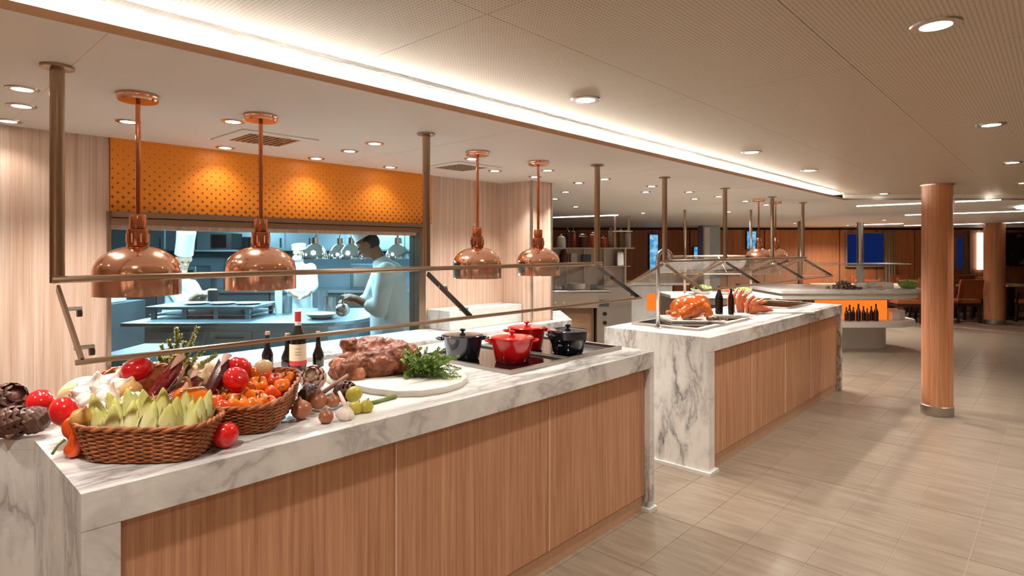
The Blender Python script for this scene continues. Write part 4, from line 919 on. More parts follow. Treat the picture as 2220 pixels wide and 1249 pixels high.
pr, pk, pg = make_pot('red_enamel', 'red_enamel', 0), make_pot('black_enamel', 'black_enamel', 1), make_pot('black_enamel', 'black_enamel', 0)
def pot_at(pt, x, D, yaw, lab): q = L((x - CX) / F_PX * D, D, CT + 0.0105); place(pt, q, (0, 0, YAW + yaw), 1.0, lab)
pot_at(pr, 1110, 3.10, 0.05, 'glossy red lidded casserole at the front of the hot plate')
pot_at(pg, 1003, 3.18, 0.1, 'black lidded casserole beside the green herbs')
pot_at(pr, 1142, 3.50, 0.2, 'red lidded casserole behind the stepped black one')
pot_at(pk, 1231, 3.36, 0.6, 'black lidded casserole with a stepped rim near the end of the counter')

# ------------------------------------------------------------------ second counter: turkey station
hp = thing('carving_station', 'low steel carving plate set on the second counter under the turkey', 'carving plate', at_z(1480, 705, CT))
pl = [(4.10, 2.50), (4.10, 1.93), (5.02, 1.93), (5.02, 2.50)]
MB().prism(pl, CT, CT + 0.018).build('plate_base', 'steel_brushed', hp, bevel=0.003)
MB().prism([(4.14, 2.46), (4.14, 1.97), (4.98, 1.97), (4.98, 2.46)], CT + 0.018, CT + 0.021).build('glass_top', 'black_glass', hp)
ty = thing('serving_tray', 'white tray holding the roast turkey', 'tray', L(1.44, 4.80, CT + 0.021))
c0 = (1.44, 4.82); m = MB(FR).prism([(1.26, 4.66), (1.66, 4.62), (1.68, 4.98), (1.24, 5.02)], CT + 0.021, CT + 0.027); m.build('tray_base', 'white_gloss', ty)
rim = [(1.26, 4.66), (1.66, 4.62), (1.68, 4.98), (1.24, 5.02)]
MB(FR).tube([(a, b, CT + 0.034) for a, b in rim], 0.008, 6, closed=True).build('tray_rim', 'white_gloss', ty)
tk = thing('roast_turkey', 'whole golden brown roast turkey on the white tray', 'turkey', L(1.44, 4.80, CT + 0.028))
zc = CT + 0.13; m = MB(FR)
m.ell((1.44, 4.82, zc), (0.145, 0.12, 0.095), 24, 16); m.ell((1.50, 4.80, zc + 0.02), (0.10, 0.10, 0.088), 20, 14); m.ell((1.36, 4.80, zc - 0.01), (0.085, 0.09, 0.085), 20, 14)
for s in (-1, 1):
    m.chain([((1.40, 4.82 + s * 0.085, zc - 0.02), 0.056), ((1.35, 4.82 + s * 0.10, zc - 0.05), 0.044), ((1.305, 4.82 + s * 0.085, zc - 0.055), 0.020), ((1.285, 4.82 + s * 0.08, zc - 0.055), 0.022)])
    m.chain([((1.54, 4.82 + s * 0.10, zc + 0.005), 0.036), ((1.575, 4.82 + s * 0.11, zc - 0.04), 0.022), ((1.53, 4.82 + s * 0.125, zc - 0.055), 0.016)])
link('turkey_body', remeshed(m, 0.007, 5, lambda c: 0.003 * noise.fractal(c * 18, 1.0, 2.0, 3), off=wo(tk)), 'turkey_skin', tk, True)
for (x, D, nm, r, lab) in ((1473, 4.68, 'garlic_bulb', 0.022, 'white garlic head on the tray under the turkey'),):
    place(gar, L((x - CX) / F_PX * D, D, CT + 0.029), (0.2, 0.1, 0), r, lab)
m = MB(FR)
for k in range(26): a = rg.uniform(0, 6.28); u = rg.uniform(0.02, 0.055); m.ell((1.60 + u * math.cos(a), 4.71 + u * 0.7 * math.sin(a), CT + 0.036 + rg.uniform(0, 0.02)), rg.uniform(0.008, 0.014), 7, 5)
tag(m.build('roast_trimmings', 'food_brown', None, smooth=True), 'dark roasted vegetables heaped on the tray beside the turkey', 'garnish', kind='stuff')
st = thing('bottle_stand', 'small white slab under the two black bottles', 'slab', L(1.84, 5.15, CT + 0.001))
MB(FR).box(1.74, 2.06, 5.06, 5.26, CT + 0.022, CT + 0.034).build('slab', 'white_gloss', st)
bb, _ = make_bottle('sauce_bottle', 0.25, 0.033, 'bottle_dark', 0.0125, hn=0.66)
MB().lathe([(0.0132, 0.22), (0.0134, 0.222), (0.0130, 0.251), (0, 0.252)], 14).build('screw_cap', 'black_paint', bb)
place(bb, L((1559 - CX) / F_PX * 5.17, 5.17, CT + 0.034), label='broad black sauce bottle next to the turkey')
place(bb, L((1585 - CX) / F_PX * 5.12, 5.12, CT + 0.034), scale=(0.72, 0.72, 0.96), label='slimmer black sauce bottle in front of the orange crab legs')
cb = thing('crab_legs', 'tall bundle of orange pink crab legs on the second counter', 'seafood', L(2.14, 5.45, CT))
for k in range(15):
    u = k / 14; x = 2.00 + 0.27 * u + rg.uniform(-0.01, 0.01); h = 0.26 - 0.14 * u + rg.uniform(-0.02, 0.02); D = 5.48 + rg.uniform(-0.05, 0.06)
    MB(FR).tube([(x, D, CT + 0.006), (x - 0.012, D, CT + h * 0.5), (x + 0.006 + 0.02 * u, D + 0.01, CT + h * 0.8), (x + 0.02 + 0.09 * u, D + 0.02, CT + h)], [0.011, 0.017, 0.014, 0.008], 7).build('leg', 'crab', cb, smooth=True)
m = MB(FR); m.chain([((2.22, 5.50, CT + 0.05), 0.045), ((2.36, 5.56, CT + 0.04), 0.028), ((2.45, 5.60, CT + 0.022), 0.014)])
link('claw', remeshed(m, 0.006, 3, lambda c: 0.004 * noise.noise(c * 40), off=wo(cb)), 'crab', cb, True)
bd2 = MB(FR).prism(rrect(2.52, 5.66, 0.62, 0.30, 0.05), CT, CT + 0.014).build('serving_board', 'board_white', None, bevel=0.003)
tag(bd2, 'white serving board on the second counter beyond the crab legs', 'board')
hot_plate(6.15, 6.95, 1.98, 2.46, 'wide black glass hot plate at the far end of the second counter')
gn = thing('gooseneck_post', 'tall steel gooseneck post on the near end of the second counter', 'post', (4.043, 2.235, CT))
pts = [(4.043, 2.235, CT + 0.004), (4.043, 2.235, 1.40)] + [tuple(Vector((4.043, 2.235, 1.455)) + Vector((sn, -cs, 0)) * (0.05 - 0.05 * math.cos(a)) + Vector((0, 0, 0.06 * math.sin(a)))) for a in arc(1, 0, 180, 10)] + [tuple(Vector((4.043, 2.235, 1.43)) + Vector((sn, -cs, 0)) * 0.10)]
MB().tube(pts, 0.0155, 10).build('tube', 'steel', gn, smooth=True)
MB().lathe([(0.026, CT), (0.026, CT + 0.008), (0.0165, CT + 0.012), (0, CT + 0.012)], 18, (4.043, 2.235, 0)).build('foot', 'steel', gn)

# ------------------------------------------------------------------ stations between and behind
def bowl(name, label, c, r, h, mat, fill=None, fmat=None, n_bits=20, cat='bowl', bit=0.3):
    t = thing(name, label, cat, c); c = Vector(c)
    MB().lathe([(0, 0.004), (r * 0.55, 0), (r * 0.85, h * 0.45), (r, h), (r * 0.95, h), (r * 0.8, h * 0.5), (r * 0.5, 0.012), (0, 0.012)], 22, c).build('dish', mat, t, smooth='auto')
    if fmat:
        m = MB()
        for k in range(n_bits):
            a = rg.uniform(0, 6.28); u = r * 0.75 * math.sqrt(rg.random()); m.ell(c + Vector((u * math.cos(a), u * math.sin(a), h * 0.75 + (r - u) * 0.35 + rg.uniform(-0.01, 0.01))), tuple(r * bit * rg.uniform(0.5, 1) for _ in range(3)), 7, 5)
        tag(m.build('contents', fmat, t, smooth=True), None, None, kind='stuff')
    return t
# steel range
rg_ = thing('cooking_range', 'stainless steel cooking range with knobs behind the wood pier', 'range', L(1.0, 8.6, 0))
MB(FR).box(0.45, 1.42, 8.5, 9.2, 0.88, 0.93).build('range_top', 'steel', rg_, bevel=0.01)
MB(FR).add([(0.47, 8.50, 0.88), (1.22, 8.50, 0.88), (1.22, 8.52, 0.68), (0.60, 8.52, 0.68), (0.47, 9.1, 0.88), (1.22, 9.1, 0.88), (1.22, 9.1, 0.68), (0.60, 9.1, 0.68)], [(3, 2, 1, 0), (4, 5, 6, 7), (0, 1, 5, 4), (2, 3, 7, 6), (1, 2, 6, 5), (3, 0, 4, 7)]).build('apron', 'steel_brushed', rg_)
MB(FR).box(0.70, 1.20, 8.7, 9.1, 0.0, 0.68).build('oven_body', 'toe_kick', rg_)
MB(FR).box(1.22, 1.42, 8.52, 9.15, 0.0, 0.88).build('control_column', 'steel_brushed', rg_)
for z in (0.60, 0.47): MB(FR).tube([(1.33, 8.49, z), (1.33, 8.52, z)], 0.028, 12).build('knob', 'black_paint', rg_)
MB(FR).box(1.25, 1.39, 8.512, 8.52, 0.70, 0.80).build('display', 'kitchen_dark', rg_)
for x in (0.62, 0.74): MB(FR).tube([(x, 8.49, 0.76), (x, 8.50, 0.76)], 0.014, 10).build('knob', 'white_gloss', rg_)
for i, (x, w, h, mt) in enumerate(((0.66, 0.12, 0.05, 'steel'), (0.97, 0.15, 0.09, 'steel_brushed'), (1.26, 0.10, 0.07, 'kitchen_dark'))):
    o = MB(FR).lathe([(0, 0), (w * 0.9, 0), (w, 0.01), (w, h), (w * 0.93, h), (w * 0.9, 0.012), (0, 0.012)], 22, (x, 8.85, 0.93)).build('steel_pan', mt, None, smooth='auto')
    tag(o, ('shallow steel pan on the range', 'wide steel pot on the range', 'dark steel pan on the range by the marble block')[i], 'pan')
# back bar shelf with jars
sh = thing('bar_shelf', 'steel back bar shelf carrying jars beyond the wood pier', 'shelf', L(1.2, 9.3, 0))
MB(FR).box(0.50, 1.92, 9.30, 9.62, 1.53, 1.55).build('shelf_board', 'steel', sh)
MB(FR).box(0.50, 1.86, 9.66, 9.70, 0.93, 1.53).build('back_panel', 'steel_brushed', sh)
MB(FR).box(0.50, 1.86, 9.24, 9.66, 0.0, 0.93).build('lower_body', 'steel_brushed', sh)
MB(FR).box(0.50, 1.86, 9.32, 9.64, 1.25, 1.262).build('shelf_board', 'steel', sh)
for x in (1.62, 1.84): MB(FR).box(x, x + 0.035, 9.44, 9.47, 1.55, ZL - 0.001).build('upright', 'steel_post', sh)
MB(FR).box(1.60, 1.90, 9.36, 9.60, 1.80, 1.815).build('shelf_board', 'white_gloss', sh)
for x in (0.86, 1.14, 1.46, 1.78): MB(FR).box(x, x + 0.015, 9.40, 9.62, 0.93, 1.53).build('divider', 'steel', sh)
def jar(px, w, h, mat, lab, lid='glass_far', z=1.55, D=9.46):
    t = thing('storage_jar', lab, 'jar', L((px - CX) / F_PX * D, D, z)); c = L((px - CX) / F_PX * D, D, z)
    MB().lathe([(0, 0.0), (w, 0), (w, h), (w * 0.8, h + 0.01), (0, h + 0.01)], 18, c).build('contents', mat, t, smooth='auto')
    MB().lathe([(w * 0.85, h + 0.01), (w * 0.9, h + 0.03), (w * 0.4, h + 0.055), (w * 0.15, h + 0.06), (w * 0.2, h + 0.085), (0, h + 0.09)], 16, c).build('lid', lid, t, smooth='auto')
jar(1217, 0.075, 0.13, 'food_white', 'pale storage jar with a rounded white lid on the back bar', 'white_gloss')
jar(1231, 0.034, 0.22, 'dark_red', 'tall narrow dark jar beside the pale jar on the back bar', 'bottle_brown')
jar(1243, 0.034, 0.21, 'terracotta_food', 'tall narrow rust coloured jar on the back bar', 'bottle_brown')
jar(1264, 0.075, 0.17, 'dark_red', 'wide glass jar of dark red preserve on the back bar', 'glass_far')
jar(1287, 0.060, 0.20, 'crab', 'wide glass jar of orange preserve on the back bar', 'glass_far')
jar(1309, 0.050, 0.15, 'terracotta_food', 'short jar of brown spice behind the ceiling post', 'glass_far')
jar(1325, 0.045, 0.26, 'food_brown', 'tall cylinder of grey brown coffee beans on the back bar', 'black_paint')
jar(1346, 0.045, 0.23, 'food_brown', 'tall cylinder of brown cereal under the small white shelf', 'steel')
jar(1361, 0.05, 0.23, 'towel_grey', 'tall cylinder of pale cereal under the small white shelf', 'steel')
o = MB(FR).ell(((1222 - CX) / F_PX * 9.3, 9.32, 1.39), (0.07, 0.06, 0.13), 18, 12).build('dark_urn', 'dark_red', None, smooth=True); tag(o, 'dark brown rounded urn beneath the jar shelf beside the copper lamp', 'urn'); o.location = (0, 0, 0)
for i, (px, w, h, mt) in enumerate(((1244, 0.05, 0.20, 'white_gloss'), (1272, 0.07, 0.18, 'kitchen_dark'), (1345, 0.05, 0.22, 'white_gloss'))):
    x = (px - CX) / F_PX * 9.4; o = MB(FR).box(x - w, x + w, 9.38, 9.52, 1.262, 1.262 + h).build('canister', mt, None, bevel=0.01)
    tag(o, ('white canister under the jar shelf beside the dark urn', 'dark square canister under the jar shelf', 'white canister under the coffee jars')[i], 'canister')
# marble salad block with glowing niche
sbk = thing('salad_block', 'marble salad block with an orange glowing niche', 'counter', L(2.3, 10.6, 0))
x0, x1, D0 = 1.80, 2.86, 10.6
MB(FR).box(x0, x1 + 0.3, D0 - 0.03, D0 + 1.0, 0.885, CT).build('worktop', 'marble_far', sbk)
na, nb = (1402 - CX) / F_PX * D0, (1441 - CX) / F_PX * D0
MB(FR).box(x0, na, D0, D0 + 0.95, 0, 0.885).build('body', 'marble_far', sbk); MB(FR).box(nb, x1, D0, D0 + 0.95, 0, 0.885).build('body', 'marble_far', sbk)
MB(FR).box(na, nb, D0, D0 + 0.95, 0, 0.42).build('body', 'marble_far', sbk); MB(FR).box(na, nb, D0, D0 + 0.95, 0.73, 0.885).build('body', 'marble_far', sbk)
MB(FR).box(na, nb, D0 + 0.28, D0 + 0.30, 0.42, 0.73).build('glowing_back', 'orange_glow', sbk)
for (px, lab) in ((1345, 'small dish of green salad on the marble salad block'), (1416, 'small dish of green salad beside the steel gooseneck')):
    c = L((px - CX) / F_PX * 10.9, 10.9, CT); bowl('salad_dish', lab, c, 0.085, 0.045, 'white_gloss', True, 'lettuce')
for i, px in enumerate((1378, 1390)):
    o = MB(FR).lathe([(0, 0), (0.07, 0), (0.075, 0.012), (0, 0.012)], 16, ((px - CX) / F_PX * 10.9, 10.95, CT)).build('small_plate', 'dark_steel', None); tag(o, 'small dark plate on the marble salad block', 'plate', 'dark plates on the salad block')
# middle island with tent guard
isl = thing('salad_island', 'white marble salad island behind the turkey counter', 'counter', L(2.7, 7.9, 0))
MB(FR).box(2.06, 3.42, 7.72, 8.45, 0.885, CT).build('worktop', 'marble_far', isl, bevel=0.004)
MB(FR).box(2.10, 3.38, 7.76, 8.42, 0.0, 0.885).build('body', 'steel_brushed', isl)
for (a, b) in ((2.14, 2.52), (2.60, 2.98), (3.02, 3.34)): MB(FR).box(a, b, 7.745, 7.76, 0.35, 0.80).build('door', 'dark_steel', isl)
ig = thing('sneeze_guard', 'tent shaped glass guard above the white salad island', 'sneeze guard', L(2.2, 8.05, CT))
for x in (2.35, 3.25):
    MB(FR).tube([(x, 8.08, CT + 0.001), (x, 8.08, ZL - 0.001)], 0.016, 10).build('post', 'steel_post', ig, smooth=True)
MB(FR).tube([(2.1, 8.08, 1.43), (3.5, 8.08, 1.43)], 0.012, 8).build('top_rail', 'steel_post', ig)
for s in (-1, 1):
    MB(FR).add([(2.1, 8.08 + s * 0.01, 1.43), (3.5, 8.08 + s * 0.01, 1.43), (3.5, 8.08 + s * 0.36, 1.20), (2.1, 8.08 + s * 0.36, 1.20)], [(0, 1, 2, 3)]).build('glass_pane', 'glass_far', ig)
    MB(FR).tube([(2.1, 8.08 + s * 0.36, 1.20), (3.5, 8.08 + s * 0.36, 1.20)], 0.006, 6).build('bottom_rail', 'steel_post', ig)
    for x in (2.1, 2.35, 2.8, 3.25, 3.5): MB(FR).tube([(x, 8.08, 1.43), (x, 8.08 + s * 0.36, 1.20)], 0.006, 6).build('bracket', 'steel_post', ig)
for (px, D, r, h, mt, lab) in ((1522, 7.95, 0.15, 0.07, 'lettuce', 'big bowl of curly green lettuce behind the turkey'), (1610, 8.0, 0.11, 0.06, 'lettuce', 'bowl of green salad behind the crab legs'), (1570, 7.9, 0.10, 0.04, 'terracotta_food', 'dish of red brown food on the salad island')):
    bowl('salad_bowl', lab, L((px - CX) / F_PX * D, D, CT), r, h, 'white_gloss', True, mt, 40, bit=0.25)
fp = thing('steel_duct', 'vertical steel duct rising to the ceiling before the far wall', 'duct', L(4.5, 13.4, 0))
MB(FR).box(4.28, 4.66, 13.3, 13.7, 0.0, ZL - 0.001).build('casing', 'steel_kitchen', fp); MB(FR).box(4.30, 4.42, 13.28, 13.30, 0.5, ZL - 0.05).build('bright_panel', 'white_gloss', fp)
for i, px in enumerate((1485, 1570, 1668, 1733)):
    D = 11.4; x = (px - CX) / F_PX * D
    if i in (0, 3):
        o = MB(FR).tube([(x, D, 0.0), (x, D, ZL - 0.001)], 0.03, 10).build('steel_pole', 'steel_post', None, smooth=True); tag(o, ('slim steel pole beyond the salad island', '', '', 'slim steel pole beyond the far end of the turkey counter')[i], 'pole')

# ------------------------------------------------------------------ rounded island with lit shelf
DI, XR, R = 9.42, 5.55, 0.76
ri = thing('rounded_island', 'rounded marble island with a white shelf and orange lit core', 'island', L(XR, DI, 0))
def stad(x0, r, dd=0.0, n=22):
    return [(x0, DI - r - dd), (XR, DI - r - dd)] + [(XR + (r + dd) * math.sin(math.pi * k / n), DI - (r + dd) * math.cos(math.pi * k / n)) for k in range(1, n)] + [(XR, DI + r + dd), (x0, DI + r + dd)]
MB(FR).prism(stad(3.92, R, 0.02), 0.875, CT).build('worktop', 'marble_far', ri, bevel=0.004)
MB(FR).prism(stad(3.95, R, -0.03), 0.79, 0.875).build('fascia', 'white_paint', ri)
MB(FR).prism(stad(3.95, R, -0.25), 0.76, 0.79).build('underside', 'squash_tan', ri)
MB(FR).prism(stad(4.6, R - 0.06), 0.37, 0.45).build('lower_shelf', 'white_paint', ri, bevel=0.006)
MB(FR).prism(stad(4.9, 0.32), 0.0, 0.37).build('base_drum', 'white_paint', ri)
MB(FR).prism([(4.95, DI - 0.36), (5.72, DI - 0.36), (5.72, DI + 0.3), (4.95, DI + 0.3)], 0.45, 0.76).build('lit_core', 'orange_glow', ri)
ib, _ = make_bottle('condiment_bottle', 0.26, 0.034, 'bottle_brown', 0.012, hn=0.6)
for k, (px, sc) in enumerate(((1842, 0.95), (1850, 0.8), (1861, 1.0), (1872, 0.85), (1880, 0.75), (1889, 0.85), (1899, 1.0), (1835, 0.8))):
    D = 8.88 + (k % 2) * 0.05; place(ib, L((px - CX) / F_PX * D, D, 0.45), scale=sc, label='brown condiment bottle on the white shelf of the rounded island', group='condiment bottles on the lit shelf')
for k, (x, D) in enumerate(((5.80, 9.02), (5.93, 9.12), (6.04, 9.26), (5.84, 9.22), (5.97, 9.36), (6.08, 9.48))):
    o = MB(FR).box(x - 0.055, x + 0.055, D - 0.05, D + 0.05, 0.45, 0.58).build('napkin_box', 'white_paint', None, bevel=0.006); tag(o, 'small white box on the shelf of the rounded island', 'box', 'white boxes on the rounded island shelf')
ic = thing('shelf_canopy', 'thin pale canopy shelf on a pole above the rounded island', 'canopy', L(5.52, 9.42, CT))
px0, px1 = (1762 - CX) / F_PX * 9.4, (1958 - CX) / F_PX * 9.4
MB(FR).prism(rrect((px0 + px1) / 2, 9.42, px1 - px0, 0.6, 0.12), 1.275, 1.29).build('glass_shelf', 'glass_far', ic)
MB(FR).prism(rrect((px0 + px1) / 2, 9.42, px1 - px0 - 0.01, 0.59, 0.11), 1.29, 1.302).build('shelf_edge', 'white_gloss', ic)
MB(FR).tube([(5.52, 9.42, CT + 0.012), (5.52, 9.42, 1.275)], 0.055, 18).build('pole', 'white_gloss', ic, smooth='auto'); MB(FR).tube([(5.52, 9.42, 1.302), (5.52, 9.42, 1.95)], 0.05, 18).build('upper_pole', 'steel', ic, smooth='auto')
MB(FR).tube([(5.52, 9.42, CT + 0.001), (5.52, 9.42, CT + 0.013)], 0.14, 24).build('pole_foot', 'steel', ic)
m = MB(FR)
for k in range(170):
    u = rg.gauss(0, 0.10); v = rg.gauss(0, 0.07); h = max(0, 0.10 * math.exp(-(u / 0.12) ** 2)) * rg.random(); m.ell((4.98 + max(-.26, min(.26, u)), 8.92 + v, CT + 0.016 + h), rg.uniform(0.012, 0.022), 6, 4)
tag(m.build('mushroom_pile', 'food_brown', None, smooth=True), 'loose pile of brown mushrooms on the rounded island', 'mushrooms', kind='stuff')
bowl('white_bowl', 'white bowl of cream coloured food beside the mushroom pile', L(5.34, 9.05, CT), 0.09, 0.06, 'white_gloss', True, 'food_white', 26)
bowl('snack_dish', 'shallow white dish of pink snacks at the canopy pole', L(5.47, 8.84, CT), 0.08, 0.025, 'white_gloss', True, 'food_pink', 24, bit=0.2)
o = MB(FR).box(5.60, 5.88, 9.14, 9.34, CT, CT + 0.085).build('white_box', 'white_gloss', None, bevel=0.012); tag(o, 'white rectangular container behind the green bowl', 'container')
bowl('green_bowl', 'green glazed bowl filled with yellow green salad', L(6.06, 9.08, CT), 0.15, 0.085, 'glaze_green', True, 'lettuce', 40, bit=0.22)
# dark bits seen under the far glass
o = MB(FR).prism(rrect(4.3, 10.6, 0.5, 0.4, 0.05), 0.0, 0.90).build('dark_cabinet', 'dark_steel', None); tag(o, 'dark low cabinet beyond the turkey counter', 'cabinet')

# ------------------------------------------------------------------ dining area
def make_chair():
    t = thing('dining_chair', 'brown leather dining chair with dark wooden legs', 'chair', group='dining chairs')
    MB().box(-0.24, 0.24, -0.23, 0.23, 0.40, 0.48).build('seat', 'leather', t, bevel=0.015)
    MB().add([(-0.24, 0.19, 0.50), (0.24, 0.19, 0.50), (0.23, 0.28, 0.90), (-0.23, 0.28, 0.90), (-0.24, 0.25, 0.50), (0.24, 0.25, 0.50), (0.23, 0.33, 0.90), (-0.23, 0.33, 0.90)], [(0, 1, 2, 3), (5, 4, 7, 6), (1, 5, 6, 2), (4, 0, 3, 7), (3, 2, 6, 7), (4, 5, 1, 0)]).build('backrest', 'leather', t, bevel=0.01)
    MB().box(-0.23, 0.23, -0.22, 0.22, 0.34, 0.40).build('seat_rail', 'chair_wood', t)
    for sx in (-1, 1):
        for sy in (-1, 1): MB().bar((sx * 0.205, sy * 0.195, 0.35), (sx * 0.215, sy * 0.225, 0.0), 0.045, 0.045).build('leg', 'chair_wood', t)
        MB().bar((sx * 0.25, 0.22, 0.64), (sx * 0.25, -0.12, 0.64), 0.04, 0.03).build('armrest', 'chair_wood', t); MB().bar((sx * 0.25, -0.12, 0.64), (sx * 0.24, -0.16, 0.40), 0.035, 0.035).build('arm_post', 'chair_wood', t)
    return t
ch = make_chair()
def make_table():
    t = thing('dining_table', 'square dining table with a pale top and dark pedestal', 'table', group='dining tables')
    MB().box(-0.42, 0.42, -0.42, 0.42, 0.715, 0.745).build('table_top', 'onion_pale', t, bevel=0.005)
    MB().box(-0.05, 0.05, -0.05, 0.05, 0.03, 0.715).build('pedestal', 'chair_wood', t); MB().box(-0.28, 0.28, -0.28, 0.28, 0.0, 0.03).build('foot', 'chair_wood', t); return t
tb = make_table()
for (a, d, rz) in ((8.12, 12.3, YAW + 3.0), (8.72, 12.3, YAW + 3.3), (8.4, 14.05, YAW), (7.15, 12.25, YAW + 3.1), (9.42, 12.45, YAW + 3.1), (10.16, 13.1, YAW - 1.5), (10.75, 12.2, YAW + 3.1), (11.4, 12.25, YAW + 3.0), (7.2, 14.0, YAW), (9.4, 14.1, YAW), (11.0, 14.05, YAW + 0.2)):
    lab, grp = ('brown leather dining chair with its back turned to the tiled walkway', 'chairs facing the far wall') if rz > YAW + 2 else ('brown leather dining chair turned sideways between two tables', 'sideways chair') if rz < YAW - 1 else ('brown leather dining chair standing close to the far wood wall', 'chairs along the far wall')
    place(ch, L(a, d, 0.006), (0, 0, rz), label=lab, group=grp)
for i, (a, d) in enumerate(((8.4, 13.15), (9.35, 13.25), (11.0, 13.1), (7.2, 13.1))):
    place(tb, L(a, d, 0.006), (0, 0, YAW))
    for k in (-0.2, 0.2):
        o = MB(FR).lathe([(0, 0), (0.06, 0.0), (0.12, 0.012), (0.115, 0.014), (0, 0.006)], 18, (a + k, d - 0.15, 0.752)).build('dinner_plate', 'white_gloss', None); tag(o, 'white plate on a dining table', 'plate', 'plates on the dining tables')
        o = MB(FR).lathe([(0, 0), (0.03, 0), (0.006, 0.008), (0.006, 0.07), (0.03, 0.10), (0.034, 0.15), (0.032, 0.15), (0.0, 0.075)], 12, (a + k, d + 0.1, 0.752)).build('wine_glass', 'glass_far', None, smooth='auto'); tag(o, 'clear stemmed glass on a dining table', 'glass', 'glasses on the dining tables')

# ------------------------------------------------------------------ the kitchen behind the serving window
ki = thing('kitchen_island', 'stainless steel kitchen island with a rounded corner', 'island', L(-2.3, 5.4, 0))
top = [(-3.30, 5.0), (-1.80, 5.0)] + [(-1.80 + 0.50 * math.sin(a), 5.50 - 0.50 * math.cos(a)) for a in arc(1, 0, 90, 8)] + [(-1.30, 6.3), (-3.30, 6.3)]
MB(FR).prism(top, 0.865, 0.90).build('worktop', 'steel_kitchen', ki, bevel=0.006)
MB(FR).prism([(-3.14, 5.08), (-1.86, 5.08)] + [(-1.84 + 0.44 * math.sin(a), 5.52 - 0.44 * math.cos(a)) for a in arc(1, 0, 90, 8)] + [(-1.40, 6.2), (-3.14, 6.2)], 0.0, 0.865).build('body', 'steel_kitchen', ki)
for a, b in ((-3.10, -2.62), (-2.58, -2.22), (-2.18, -1.88)): MB(FR).box(a, b, 5.06, 5.08, 0.10, 0.82).build('door', 'steel_kitchen', ki, bevel=0.004)
MB(FR).box(-2.52, -2.28, 5.045, 5.06, 0.76, 0.775).build('handle', 'dark_steel', ki)
kr = thing('plate_rack', 'low steel plate rack standing on the kitchen island', 'rack', L(-2.9, 5.4, 0.901))
MB(FR).box(-3.26, -2.30, 5.28, 5.86, 0.985, 1.01).build('rack_top', 'steel_kitchen', kr)
for x in (-3.2, -2.92, -2.64, -2.36):
    for d in (5.31, 5.82): MB(FR).box(x - 0.02, x + 0.02, d - 0.015, d + 0.015, 0.901, 0.985).build('leg', 'steel_kitchen', kr)
MB(FR).box(-3.24, -2.32, 5.30, 5.84, 0.93, 0.938).build('lower_shelf', 'steel_kitchen', kr)
ov = thing('kitchen_oven', 'dark steel oven block at the left of the kitchen', 'oven', L(-4.2, 5.9, 0))
MB(FR).box(-5.3, -3.95, 5.5, 6.4, 0.0, 0.98).build('oven_body', 'kitchen_dark', ov); MB(FR).box(-5.28, -3.97, 5.49, 5.5, 0.25, 0.78).build('oven_door', 'dark_steel', ov)
MB(FR).tube([(-4.05, 5.47, 0.84), (-4.05, 5.50, 0.84)], 0.02, 10).build('knob', 'white_gloss', ov)
o = MB(FR).box(-4.9, -4.02, 5.6, 6.2, 0.981, 1.05).build('white_tray', 'white_gloss', None, bevel=0.01); tag(o, 'white tray on the dark kitchen oven', 'tray')
wc = thing('waste_unit', 'low white steel unit just inside the kitchen window', 'unit', L(-2.5, 3.66, 0))
MB(FR).box(-2.52, -2.28, 3.66, 4.1, 0.0, 0.84).build('unit_body', 'steel_kitchen', wc); MB(FR).box(-2.54, -2.27, 3.65, 4.11, 0.84, 0.87).build('unit_top', 'white_gloss', wc)
bk = thing('kitchen_back_counter', 'steel counter along the back wall of the kitchen', 'counter', L(-3.5, 9.2, 0))
MB(FR).box(-7.2, -0.2, 9.05, 9.79, 0.86, 0.90).build('worktop', 'steel_kitchen', bk)
for k in range(8): MB(FR).box(-7.18 + 0.87 * k, -7.18 + 0.87 * k + 0.85, 9.10, 9.79, 0.05, 0.86).build('cabinet', 'kitchen_dark' if k % 2 else 'steel_kitchen', bk)
for k in range(7):
    x = -6.9 + 0.95 * k; t = thing('wall_cabinet', 'steel wall cabinet on the back wall of the kitchen', 'cabinet', L(x, 9.4, 1.5), 'kitchen wall cabinets')
    MB(FR).box(x, x + 0.93, 9.42, 9.79, 1.50, 2.02).build('cabinet_body', 'steel_kitchen', t)
    for q in (0.02, 0.48): dd = MB(FR).box(x + q, x + q + 0.43, 9.40, 9.42, 1.52, 2.0).build('door', 'steel_kitchen', t, bevel=0.004); MB(FR).box(x + q + 0.36, x + q + 0.38, 9.385, 9.40, 1.55, 1.70).build('handle', 'dark_steel', dd)
mv = thing('microwave', 'black microwave oven on a kitchen shelf', 'microwave', L(-4.3, 8.9, 1.52))
MB(FR).box(-4.50, -4.18, 8.85, 9.2, 1.52, 1.76).build('case', 'black_paint', mv); MB(FR).box(-4.48, -4.26, 8.842, 8.85, 1.55, 1.74).build('door_glass', 'black_glass', mv)
MB(FR).box(-4.7, -4.05, 8.8, 9.4, 1.49, 1.515).build('shelf', 'steel_kitchen', mv)
